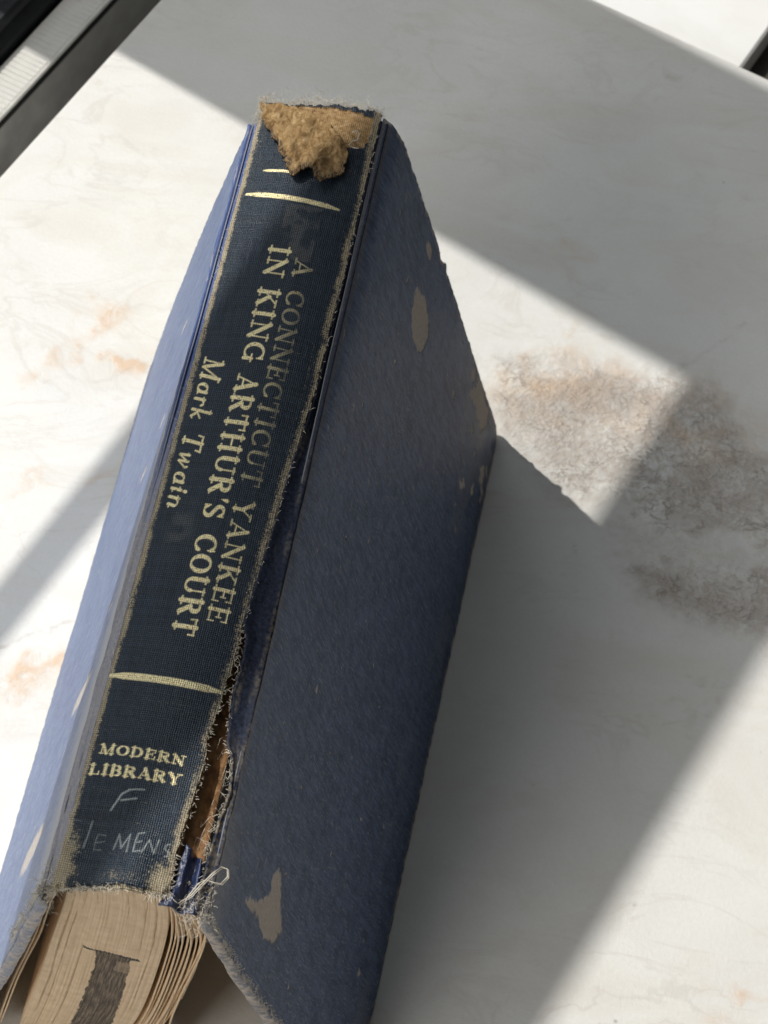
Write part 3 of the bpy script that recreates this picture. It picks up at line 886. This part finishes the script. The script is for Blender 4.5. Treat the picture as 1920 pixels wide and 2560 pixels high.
# ---- the two boards
def board(name, label, side, H0, H1, G0, G1, bow_h, bow_t, mat, step, scuffs, polys, edge_fun, fade_fun):
    """hinge line H0 (head) -> H1 (tail), fore edge G0 -> G1 on the table; all in mm"""
    H0, H1, G0, G1 = map(np.array, (H0, H1, G0, G1))
    nq = int(178 / step); nv_ = int(118 / step)
    q, v = np.meshgrid(np.linspace(0, 1, nq), np.linspace(0, 1, nv_), indexing='ij')
    mmx = v * 118.0; mmy = 89 - q * 178.0
    # ragged edges and rounded fore corners
    dq_h = edge_fun(v) / 178.0
    rc = 4.0
    cr = np.where(118 - mmx < rc, rc - np.sqrt(np.maximum(0, rc * rc - (rc - (118 - mmx)) ** 2)), 0) / 178.0
    qq = (dq_h + cr) + q * (1 - dq_h - 2 * cr + (fbm(v * 60, v * 0, 130) - .5) * .004)
    vv = v * (1 + (fbm(q * 80, q * 0, 131) - .5) * .003)
    P = ((1 - qq) * (1 - vv))[..., None] * H0 + (qq * (1 - vv))[..., None] * H1 + ((1 - qq) * vv)[..., None] * G0 + (qq * vv)[..., None] * G1
    hd = (H0 + H1) / 2; gd = (G0 + G1) / 2
    d = gd - hd
    nrm = np.array([side * abs(d[2]), 0, abs(d[0])]); nrm /= np.linalg.norm(nrm)
    bow = bow_h(vv) * (1 - qq) + bow_t(vv) * qq
    bow += .35 * (fbm(mmx / 22, mmy / 22, 140 + side) - .5)
    scuff = np.zeros_like(q)
    wx = mmx + (fbm(mmx / 1.4, mmy / 1.0, 150, 5) - .5) * 2.4; wy = mmy + (fbm(mmx / 1.4, mmy / 1.0, 151, 5) - .5) * 2.0
    for (cx, cy, rx, ry) in scuffs:
        dd = np.hypot((wx - cx) / rx, (wy - cy) / ry)
        scuff = np.maximum(scuff, 1 - sstep(.62, 1.0, dd))
    for pl in polys:
        scuff = np.maximum(scuff, inpoly(wx, wy, pl) * sstep(-.1, .7, pdist(wx, wy, pl)))
    # rubbed specks and edges
    de = np.minimum(np.minimum(mmy + 89, 89 - mmy), 118 - mmx)
    scuff = np.maximum(scuff, (1 - sstep(.1, .9 + 1.6 * fbm(mmx / 5, mmy / 5, 152), de)) * sstep(.38, .6, fbm(mmx / 1.1, mmy / 1.1, 153)) * .9)
    fleck = .6 * sstep(.79, .81, fbm(mmx / 1.1, mmy / 2.6, 155 + side)) * sstep(.5, .62, fbm(mmx / 18, mmy / 26, 156 + side))
    scuff = np.maximum(scuff, .7 * fleck)
    fade = fade_fun(mmx, mmy)
    bow -= .12 * scuff
    P = P + bow[..., None] * nrm
    nu, nv = q.shape
    V = [P.reshape(-1, 3)]
    per = np.concatenate([np.arange(nu) * nv, (nu - 1) * nv + np.arange(1, nv), np.arange(nu - 2, -1, -1) * nv + nv - 1, np.arange(nv - 2, 0, -1)])
    pp = V[0][per]
    cen = V[0].mean(0)
    tang = np.roll(pp, -3, 0) - np.roll(pp, 3, 0)
    outw = np.cross(tang, nrm); outw /= np.maximum(np.linalg.norm(outw, axis=1), 1e-9)[:, None]
    sgn = np.sign(np.sum(outw * (pp - cen), 1)); outw *= sgn[:, None]
    rings = [per]; cnt = len(V[0])
    hs = sstep(0.0, 5.0, mmx.ravel()[per])
    for off, dep in ((.22, .18), (.42, .6), (.48, 1.3), (.40, 2.0), (.1, 2.5)):
        jn = (fbm(np.arange(len(per)) / 14., np.zeros(len(per)), 160) - .5) * .2
        r = pp + outw * ((off + jn) * (.25 + .75 * hs))[:, None] - nrm * (dep * (.12 + .88 * hs))[:, None]
        r[:, 2] = np.maximum(r[:, 2], .05)
        V.append(r); rings.append(np.arange(cnt, cnt + len(per))); cnt += len(per)
    f0 = grid_faces(nu, nv, flip=(side < 0))
    fs = [f0]
    for a, b in zip(rings[:-1], rings[1:]):
        fs.append(np.stack([a, b, np.roll(b, -1), np.roll(a, -1)], -1))
    V = np.concatenate(V)
    ext = len(V) - q.size
    ex = np.tile(np.arange(len(per)), ext // len(per))
    ep = np.tile(V[:0], (1, 1))
    mm = np.concatenate([np.stack([mmx.ravel(), mmy.ravel(), 0 * mmx.ravel()], -1), np.stack([mmx.ravel()[per][ex] + .37 * (np.arange(ext) // len(per)), mmy.ravel()[per][ex] + .53 * (np.arange(ext) // len(per)), 0. * ex], -1)])
    es = .30 + .7 * fbm(mm[q.size:, 0] / 1.0, mm[q.size:, 1] / 1.0, 162)
    at = {"scuff": np.clip(np.concatenate([scuff.ravel(), sstep(.55, .75, es) * np.tile(hs, ext // len(per))]), 0, 1), "fade": np.concatenate([fade.ravel(), np.tile((.75 if side > 0 else .45) + 0 * hs, ext // len(per))]), "mm": mm}
    V[:, 2] = np.maximum(V[:, 2], .05)
    o = mesh(name, V, np.concatenate(fs), mat, book, at)
    o["label"] = label
    # pasted endpaper on the inner face
    k = 24
    sub = P[::max(1, nu // k), ::max(1, nv // k)]
    e = sub - nrm * 2.45
    e = cen - nrm * 2.45 + (e - (cen - nrm * 2.45)) * .996
    e[..., 2] = np.maximum(e[..., 2], .06)
    ep = mesh("endpaper", e.reshape(-1, 3), grid_faces(*sub.shape[:2], flip=(side > 0)), M_ENDP, o)
    return o


def edge_r(v):
    s_ = v * 118
    e = (fbm(s_ / 4.0, s_ * 0, 170) - .5) * .7
    e = e - 1.1 * np.exp(-((s_ - 50.5) / 1.0) ** 2) + .8 * np.exp(-((s_ - 46.5) / 1.8) ** 2) - .5 * np.exp(-((s_ - 80) / .9) ** 2)
    return e + .9


def edge_l(v):
    s_ = v * 118
    return (fbm(s_ / 6, s_ * 0, 175) - .5) * .5 + .4


R_SCUFF = [(37.5, 83.5, 3.0, 1.9), (15, 75.7, .6, 1.0), (28.5, 68.5, .6, .7), (34, 50, 1.0, 1.4), (88.5, 86, 2.2, 2.4), (77, 72.3, 1.3, 1.2), (35.5, -28.5, .7, .9), (104.5, -64, 1.4, .9), (66, 38, .5, .7), (20, 30, .4, .8), (60, 10, .5, .5), (70, -50, .5, .6)] + [(random.uniform(6, 112), random.uniform(-86, 87), random.uniform(.2, .55), random.uniform(.2, .6)) for _ in range(46)] + [(112, 72, 2.6, 3.2), (107, 64, 1.2, 2.2)] + [(random.uniform(95, 116), random.uniform(55, 86), random.uniform(.6, 2.2), random.uniform(.5, 1.3)) for _ in range(12)]
L_SCUFF = [(26, 50, 4, 1.3), (16, 20, 3.5, 1.2), (27, 12.5, 5, 1.2), (81, 13, 1.6, 1.0), (18, -23, 3.5, 1.2), (33, -36.5, 15, 3.0), (54, -64, 18, 4.2), (37, -85, 9, 3)]
R_POLY = [[(35, 72.5), (38.5, 72.6), (42, 74.2), (47, 74), (50, 70.5), (51, 66), (48.5, 63), (43.5, 61.5), (38.5, 62.5), (35.5, 66)],
          [(93, 89), (98, 88.5), (106, 87.5), (108, 84), (103.5, 79.5), (98, 81), (92, 80.5), (87.5, 79), (89, 82), (91.5, 85)],
          [(39.5, -65.0), (43.0, -66.0), (51.0, -73.5), (48.0, -78.0), (40.5, -79.5), (34.0, -77.5), (22.0, -79.0), (22.0, -77.5), (30.5, -75.0), (37.5, -71), (36.0, -67.5)]]

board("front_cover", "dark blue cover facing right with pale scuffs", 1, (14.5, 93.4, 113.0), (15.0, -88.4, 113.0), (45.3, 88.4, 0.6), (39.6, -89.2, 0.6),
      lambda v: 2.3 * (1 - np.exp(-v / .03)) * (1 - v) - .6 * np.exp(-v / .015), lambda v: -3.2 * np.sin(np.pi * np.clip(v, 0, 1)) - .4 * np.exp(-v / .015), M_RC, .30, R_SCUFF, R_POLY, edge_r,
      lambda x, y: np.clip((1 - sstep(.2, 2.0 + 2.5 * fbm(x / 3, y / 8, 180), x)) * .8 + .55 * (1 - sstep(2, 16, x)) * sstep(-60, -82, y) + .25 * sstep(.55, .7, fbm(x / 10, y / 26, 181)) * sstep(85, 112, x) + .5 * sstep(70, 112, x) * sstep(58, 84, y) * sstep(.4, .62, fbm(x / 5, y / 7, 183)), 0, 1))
board("back_cover", "blue cover facing left, faded at the hinge, colour lightened as sunlit", -1, (-14.3, 86.6, 113.0), (-15.0, -90.0, 113.0), (-49.0, 90.4, 0.6), (-51.2, -90.5, 0.6),
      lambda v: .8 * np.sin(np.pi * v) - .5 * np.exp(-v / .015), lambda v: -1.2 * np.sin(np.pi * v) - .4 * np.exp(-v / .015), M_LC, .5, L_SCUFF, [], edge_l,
      lambda x, y: np.clip((1 - sstep(1.0, 5 + 22 * sstep(40, -80, y) * (.5 + .8 * fbm(x / 9, y / 30, 182)), x)) * 1.0, 0, 1))


# ---- paper: block, loose leaves
def curve(pts, n):
    p = np.array(pts, float)
    t = np.linspace(0, 1, len(p)); T = np.linspace(0, 1, n)
    # smooth interpolation through the points
    out = []
    for k in range(2):
        y = p[:, k]
        m = np.gradient(y, t)
        i = np.clip(np.searchsorted(t, T) - 1, 0, len(p) - 2)
        h = t[i + 1] - t[i]; s_ = (T - t[i]) / h
        out.append((2 * s_ ** 3 - 3 * s_ ** 2 + 1) * y[i] + (s_ ** 3 - 2 * s_ ** 2 + s_) * h * m[i] + (-2 * s_ ** 3 + 3 * s_ ** 2) * y[i + 1] + (s_ ** 3 - s_ ** 2) * h * m[i + 1])
    return np.stack(out, -1)


LEFT = [(-10.8, 113.0), (-12.6, 101), (-18.5, 76), (-27.5, 38), (-36.5, 3)]
RIGHT = [(7.0, 113.4), (6.6, 102), (3.6, 80), (-5.0, 36), (-14, 3)]


def build_block():
    nz, ns = 420, 150
    Lc, Rc = curve(LEFT, nz), curve(RIGHT, nz)
    s_ = np.linspace(0, 1, ns)
    X = Lc[:, None, 0] * (1 - s_) + Rc[:, None, 0] * s_
    Zc = Lc[:, None, 1] * (1 - s_) + Rc[:, None, 1] * s_ + 2.2 * np.sin(np.pi * s_)[None] * np.linspace(1, 0, nz)[:, None] ** 2
    depth = np.linspace(0, 1, nz)[:, None] * np.ones(ns)[None]
    leafx = s_[None] * 24 + 0 * depth
    Y = -86.4 + .3 * (fbm(leafx * 2.6, depth * 3.0, 201) - .5) + .4 * (fbm(leafx * .35, depth * 2, 203) - .5)
    # a few openings between gatherings
    gap = np.zeros_like(X)
    for sc, d0, d1, w, wob in ((.085, .05, .9, .012, 3), (.20, .0, .32, .006, 5), (.33, .1, .3, .003, 2), (.63, .08, .4, .004, 2), (.80, .0, .55, .006, 4), (.90, .05, .8, .007, 6), (.47, .55, .95, .004, 6), (.30, .5, 1., .005, 7), (.15, .3, 1., .006, 8)):
        c = sc + (fbm(depth * 6, depth * 0 + wob, 205) - .5) * .03
        gap = np.maximum(gap, (1 - sstep(w * .4, w, np.abs(s_[None] - c))) * sstep(d0, d0 + .06, depth) * (1 - sstep(d1 - .08, d1, depth)) * (.35 + .9 * fbm(depth * 22, depth * 0 + wob, 206)))
    gap = np.clip(gap * .36, 0, 1)
    Y = Y + 1.0 * gap
    ink = np.zeros_like(X)
    wx = X + (fbm(X / .8, Zc / 2.5, 211) - .5) * .9; wz = Zc + (fbm(X / .9, Zc / 1.2, 212) - .5) * .8
    ink = np.maximum(ink, inpoly(wx, wz, [(-12.9, 74.6), (-9.5, 73.2), (-5, 72.6), (-2.0, 71.8), (-2.0, 70.2), (-6, 71.3), (-9.5, 72.0), (-12.9, 73.2)]).astype(float))
    ink = np.maximum(ink, .92 * inpoly(wx, wz, [(-10.2, 73), (-3.4, 72), (-5.0, 62), (-8.2, 45), (-12.5, 24), (-16, 8), (-25, 8), (-21.5, 20), (-16.0, 44), (-12.0, 62)]).astype(float))
    ink *= 1 - .25 * inpoly(wx, wz, [(-6.8, 68), (-4.0, 68), (-5.0, 60), (-8.0, 61.5)])
    tail = np.stack([X.ravel(), Y.ravel(), Zc.ravel()], -1)
    mm = np.stack([leafx.ravel(), Zc.ravel(), 0 * X.ravel()], -1)
    # close the block: the same outline at the head end
    head = tail.copy(); head[:, 1] = 85.5
    per = np.concatenate([np.arange(nz) * ns, (nz - 1) * ns + np.arange(1, ns), np.arange(nz - 2, -1, -1) * ns + ns - 1, np.arange(ns - 2, 0, -1)])
    V = np.concatenate([tail, head[per]])
    k = np.arange(len(tail), len(V))
    F = np.concatenate([grid_faces(nz, ns), np.stack([per, k, np.roll(k, -1), np.roll(per, -1)], -1)])
    ex = len(per)
    at = {"gap": np.concatenate([gap.ravel(), np.zeros(ex)]), "ink": np.concatenate([ink.ravel(), np.zeros(ex)]), "mm": np.concatenate([mm, mm[per]])}
    o = mesh("page_block", V, F, M_TAIL, book, at)
    o["label"] = "browned page block with black ink mark on its edge"
    hb = V[k]
    c = hb.mean(0)
    mesh("page_block_head", np.concatenate([hb, [c]]), [(i, (i + 1) % len(k), len(k)) for i in range(len(k))], M_PAGE, book)
    return o


build_block()


def leaf(pts, y0, thick, seed):
    n = 60; ny = 70
    c = curve(pts, n)
    ys = np.linspace(y0, 85, ny)
    t = np.linspace(0, 1, n)
    V = np.zeros((n, ny, 3))
    for j, y in enumerate(ys):
        wob = (fbm(t * 3, t * 0 + y / 30., seed) - .5) * 1.0 * t
        V[:, j, 0] = c[:, 0] + wob; V[:, j, 1] = y + (fbm(t * 14, t * 0, seed + 5) - .5) * .5 * (j == 0); V[:, j, 2] = c[:, 1]
    o = mesh("page", V.reshape(-1, 3), grid_faces(n, ny), M_PAGE, book)
    md = o.modifiers.new("thick", 'SOLIDIFY'); md.thickness = thick * S; md.offset = 0
    return o


IN_ = np.array([(7.4, 112.8), (7.0, 102), (4.6, 82), (-3.6, 38), (-12, 4)])
OUT_ = np.array([(8.6, 112.0), (10.9, 100), (10.6, 82), (.6, 33), (-8.5, 4)])
for i, a in enumerate((.04, .17, .29, .43, .57, .70, .84, 1.0)):
    w = IN_ * (1 - a) + OUT_ * a
    leaf([tuple(p) for p in w], -86.2 + random.uniform(-.5, .6), random.choice((.32, .4, .55)), 300 + i * 3)
leaf([(9.0, 111.5), (12.7, 102), (11.9, 86), (2.2, 39), (-4, 4)], -86.6, .3, 341)
leaf([(8.9, 111.3), (12.3, 101), (11.2, 85), (.8, 38), (-5.2, 4)], -86.0, .3, 347)
leaf([(8.8, 111.8), (13.2, 104), (12.6, 97), (9, 70), (3, 40)], -84.0, .35, 349)
leaf([(-11.5, 111.5), (-15.2, 100), (-20.6, 78), (-30, 45), (-40.5, 4)], -86.4, .35, 351)
leaf([(-11.6, 111.3), (-15.8, 100), (-21.3, 78), (-30.7, 45), (-41.3, 4)], -86.8, .35, 357)


# ---- torn flap of lining folded down over the head of the spine
def build_flap():
    M = Mat("torn_brown_lining")
    mm = M.attr("mm", "Vector")
    n = M.noise(M.map(mm, (.75, .5, 1), (0, 0, .5)), 1.0, 6, .7, .9)
    col = M.ramp(n, [(.30, (.10, .055, .022)), (.44, (.23, .14, .06)), (.58, (.35, .235, .115)), (.75, (.52, .39, .23))])
    hs = M.noise(M.map(mm, (6, 1.1, 1), (0, 0, .6)), 1.0, 3)
    rim = M.attr("rim")
    col = M.mix(M.math('MULTIPLY', rim, M.ramp(hs, [(.42, 1.0), (.56, .15)])), col, (.018, .020, .026))
    M.set("Base Color", col); M.set("Roughness", .92); M.set("Specular IOR Level", .15)
    M.set("Normal", M.bump(n, .5, .0005))
    poly = [(-13.6, 91.8), (-11.9, 87.6), (-10.82, 85.36), (-8.27, 81.27), (-6.27, 78.03), (-4.09, 74.6), (-2.11, 71.22), (-.74, 73.19), (.65, 74.25), (1.72, 73.7), (3.07, 71.67), (4.7, 71.46), (6.6, 73.13), (8.13, 75.16), (8.3, 79.33), (8.0, 81.5), (6.6, 83.6), (4.2, 85.6), (.33, 88.0), (-3.83, 89.6), (-7.64, 90.6)]
    xs = np.arange(-14.6, 9.2, .14); ys = np.arange(70.5, 93, .14)
    gx, gy = np.meshgrid(xs, ys, indexing='ij')
    jx = gx + (fbm(gx / 1.6, gy / 1.6, 401, 2) - .5) * 1.3; jy = gy + (fbm(gx / 1.6, gy / 1.6, 402, 2) - .5) * 1.3
    ins = inpoly(jx, jy, poly)
    de = pdist(jx, jy, poly)
    # distance below the fold line
    fx0, fy0, fx1, fy1 = -14.0, 92.5, 8.0, 83.5
    ln = math.hypot(fx1 - fx0, fy1 - fy0)
    d = -((gx - fx0) * (-(fy1 - fy0)) + (gy - fy0) * (fx1 - fx0)) / ln
    d = np.maximum(d, 0)
    def facet(k, sd, rot):
        c_, s2 = math.cos(rot), math.sin(rot)
        u = (gx * c_ + gy * s2) / k; w_ = (-gx * s2 + gy * c_) / k
        ui = np.floor(u); wi = np.floor(w_); fu = u - ui; fw = w_ - wi
        g = lambda a, b: vnoise(a, b, sd)
        lo = g(ui, wi) + (g(ui + 1, wi) - g(ui, wi)) * fu + (g(ui + 1, wi + 1) - g(ui + 1, wi)) * fw
        hi = g(ui, wi) + (g(ui, wi + 1) - g(ui, wi)) * fw + (g(ui + 1, wi + 1) - g(ui, wi + 1)) * fu
        return np.where(fu > fw, lo, hi)
    lift = .30 + .26 * d - .010 * d * d + 1.9 * (facet(4.6, 405, .5) - .5) + .8 * (facet(2.1, 406, 1.1) - .5) + .12 * (fbm(gx / .8, gy / .8, 407, 2) - .5)
    lift += .8 * np.exp(-((gx + 7 + .55 * (gy - 84)) / 1.5) ** 2) * sstep(90, 84, gy)
    lift = np.maximum(lift, .25)
    lift *= sstep(0, 2.5, d) * .75 + .25
    X = gx + .19 * lift; Y = gy - .84 * lift
    Z = zs(gx) + lift
    rimv = 1.4 * (1 - sstep(.2, 1.7, de)) * sstep(3.5, 7.0, d) * (.5 + .9 * fbm(gx / 2.5, gy / 2.5, 409))
    nu, nv = gx.shape
    k = ins[:-1, :-1] & ins[1:, :-1] & ins[1:, 1:] & ins[:-1, 1:]
    v = np.stack([X.ravel(), Y.ravel(), Z.ravel()], -1)
    at = {"mm": np.stack([gx.ravel(), gy.ravel(), 0 * gx.ravel()], -1), "rim": np.clip(rimv, 0, 1).ravel()}
    v, f, at = compact(v, grid_faces(nu, nv, k), at)
    o = mesh("torn_flap", v, f, M.m, book, at)
    o["label"] = "torn brown lining flap folded over the head of the spine"
    md = o.modifiers.new("thick", 'SOLIDIFY'); md.thickness = .0004; md.offset = -1


build_flap()


# ---- crumpled navy turn-in at the foot of the split
def build_turnin():
    P0 = [(8.4, -76.5), (8.0, -80), (7.8, -84), (6.2, -88.2)]
    P1 = [(12.3, -79.2), (12.6, -82), (12.8, -85.5), (13.2, -88.6)]
    n, k = 60, 40
    a = curve(P0, n); b = curve(P1, n)
    t = np.linspace(0, 1, k)
    X = a[:, None, 0] * (1 - t) + b[:, None, 0] * t
    Y = a[:, None, 1] * (1 - t) + b[:, None, 1] * t
    Y[0] += (fbm(t * 8, t * 0, 420) - .5) * 2.2
    Z = zs(X) - 1.9 + 1.0 * np.sin(t * 9.0)[None] + 1.1 * (fbm(X / 1.0, Y / 4.0, 422) - .5) + 1.0 * np.exp(-((t - .35) / .12) ** 2)[None]
    o = mesh("cloth_turn_in", np.stack([X.ravel(), Y.ravel(), Z.ravel()], -1), grid_faces(n, k), M_NAVY, book)
    md = o.modifiers.new("thick", 'SOLIDIFY'); md.thickness = .0004


build_turnin()


# ---- loose threads and fuzz
def build_threads():
    V, F = [], []

    def fuzz(x, y, z, dirv, ln, r, curl=.8):
        p = Vector((x, y, z)); d = Vector(dirv).normalized()
        path = [p.copy()]
        n = random.randint(4, 7)
        for _ in range(n):
            d = (d + Vector((random.gauss(0, curl), random.gauss(0, curl), random.gauss(0, curl))) * .45).normalized()
            p = p + d * ln / n
            path.append(p.copy())
        tube(path, r, 4, V, F)
    # head cap
    for _ in range(900):
        x = random.uniform(-13.2, 13.2)
        y = float(interp(x, YH)) - .3
        z = float(zs(x)) - random.uniform(.2, 2.0)
        fuzz(x, y + random.uniform(-1.6, .5), z, (random.gauss(0, .8), random.uniform(.1, .9), random.uniform(-.2, .7)), abs(random.gauss(.6, .45)) + .25, random.uniform(.025, .05))
    for x, ln in ((-9, 4), (-8, 5), (-2.5, 5), (4.5, 4), (6, 4.5), (8, 3.5), (10, 4), (11.5, 4), (-12.5, 4.5), (0, 4), (-4, 6), (-1.5, 8), (-.5, 5), (1, 6.5), (2.0, 4), (-6, 5), (3, 5), (-11, 3.5), (12.8, 3)):
        fuzz(x, float(interp(x, YH)), float(zs(x)) - .5, (random.gauss(0, .6), .6, .7), ln * .8, .03, .8)
    for _ in range(26):
        x = random.choice((random.uniform(-13, 13), random.uniform(-6, 3)))
        fuzz(x, float(interp(x, YH)) + random.uniform(-1, .2), float(zs(x)) - .4, (random.gauss(0, .9), .5, random.uniform(.1, .8)), random.uniform(1.5, 5.5), random.uniform(.02, .035), 1.0)
    for _ in range(260):
        x = random.uniform(-13.5, -11.5)
        fuzz(x, random.uniform(86, 93), float(zs(x)) + .1, (random.gauss(-.2, .8), random.gauss(0, .7), random.uniform(.1, .8)), random.uniform(.4, 1.3), .04)
    # split edges
    for _ in range(230):
        y = random.uniform(-86, -33)
        if random.random() < .5:
            x = float(interp(y, XR)); dirv = (random.uniform(.1, 1), random.gauss(0, .7), random.uniform(-.3, .6))
        else:
            x = float(interp(y, [(-33, 9.65), (-36, 10.7), (-46, 10.5), (-56.6, 11.5), (-59.6, 13.1), (-65.3, 14.0), (-71.4, 13.1), (-77.5, 12.8), (-91, 12.8)])); dirv = (random.uniform(-1, .2), random.gauss(0, .7), random.uniform(-.2, .7))
        fuzz(x, y, float(zs(min(x, 13))) - .1, dirv, abs(random.gauss(.5, .4)) + .2, random.uniform(.03, .06), .6)
    for k in range(22):                       # threads crossing the split
        y = random.uniform(-78, -54)
        x = float(interp(y, [(-54, 11.3), (-59.6, 13.0), (-65.3, 13.8), (-71.4, 13.0), (-78, 12.7)]))
        x2 = x - random.uniform(.8, 3.2)
        z = float(zs(12.5))
        tube([(x, y, z), ((x + x2) / 2 + random.uniform(-.3, .5), y + random.uniform(-1.2, 1.4), z + random.uniform(-.4, .5)), (x2 + .4, y + random.uniform(-1.5, 1), z - random.uniform(.1, .8)), (x2, y - random.uniform(-.5, 2.4), z - 1.4)], random.uniform(.03, .055), 4, V, F)
    # joints, left and right, worn thread ends along the grooves
    for _ in range(260):
        y = random.uniform(-88, 88); sd = random.choice((-1, 1))
        x = (12.7 if sd < 0 else float(interp(y, XR)))
        fuzz(sd * x, y, float(zs(min(x, 13))) + .02, (sd * random.uniform(-.2, .8), random.gauss(0, 1), .25), random.uniform(.4, 1.3), .04, .5)
    # tail cap and its two corners
    for _ in range(300):
        x = random.uniform(-13.5, 8.5)
        fuzz(x, float(interp(x, YT)) + .3, float(zs(x)) - random.uniform(.2, 1.2), (random.gauss(0, .9), random.uniform(-1, .1), random.uniform(-.3, .6)), abs(random.gauss(.8, .45)) + .25, random.uniform(.03, .07))
    for _ in range(340):
        x = random.gauss(-13.6, 1.3); y = random.gauss(-87.5, 2.4)
        fuzz(x, y, float(zs(min(13.4, abs(x)))) - random.uniform(0, 1.6), (random.gauss(0, 1), random.gauss(-.2, 1), random.uniform(-.4, .6)), random.uniform(.4, 2.4), random.uniform(.02, .045), .9)
    for _ in range(420):
        x = random.gauss(12.6, 1.3); y = random.gauss(-87.2, 2.3)
        fuzz(x, y, 112.2 + random.uniform(-.9, 1.2), (random.gauss(0, 1), random.gauss(-.1, 1), random.uniform(-.2, .8)), random.uniform(.4, 2.4), random.uniform(.022, .05), .9)
    # left cover tail edge: threadbare
    for _ in range(240):
        t = random.random() ** 1.5 * .28
        x = -15.3 - 35.7 * t; z = 113 - 113 * t
        fuzz(x + .4, -89.4 + random.uniform(-.4, 1.5), z, (random.gauss(0, .8), random.gauss(0, .8), random.gauss(.2, .6)), random.uniform(.5, 1.7), .045, .8)
    for _ in range(160):
        t = random.random() * .6
        x = 15.6 + 24 * t - 3.0 * math.sin(math.pi * t); z = 113 - 113 * t
        fuzz(x, -88.6 + random.uniform(-.5, .8), z, (random.gauss(.2, .8), random.gauss(0, .8), random.gauss(0, .6)), random.uniform(.3, 1.0), .04, .8)
    o = mesh("frayed_threads", V, F, M_THREAD, book)
    tag(o, kind="stuff")
    # the big loop at the foot of the split, and the curl near the flap
    V2, F2 = [], []
    loop = [(9.6, -87.2, 113.2), (11.6, -85.6, 114.0), (13.0, -83.6, 114.6), (14.6, -81.3, 115.0), (15.9, -80.0, 115.2), (17.0, -80.2, 115.3), (17.3, -81.6, 115.2), (16.4, -83.0, 115.0), (15.0, -82.9, 114.8), (13.6, -82.6, 114.6), (12.4, -83.4, 114.3), (10.9, -86.0, 113.4), (10.6, -87.8, 112.6)]
    tube(loop, .105, 6, V2, F2)
    tube([(p[0] + .28, p[1] - .2, p[2] + .1) for p in loop[:9]], .07, 6, V2, F2)
    th = mesh("loose_thread", V2, F2, M_THREAD, book); th["label"] = "looped white thread at the foot of the split joint"
    V3, F3 = [], []
    tube([(8.4, 84.2, 117.0), (9.4, 84.5, 117.6), (10.2, 83.6, 117.4), (9.9, 82.2, 117.2), (8.9, 81.6, 117.3), (8.3, 80.6, 117.2), (9.4, 80.2, 117), (10.6, 80.4, 116.8)], .13, 6, V3, F3)
    mesh("loose_thread", V3, F3, M_THREAD, book)


build_threads()
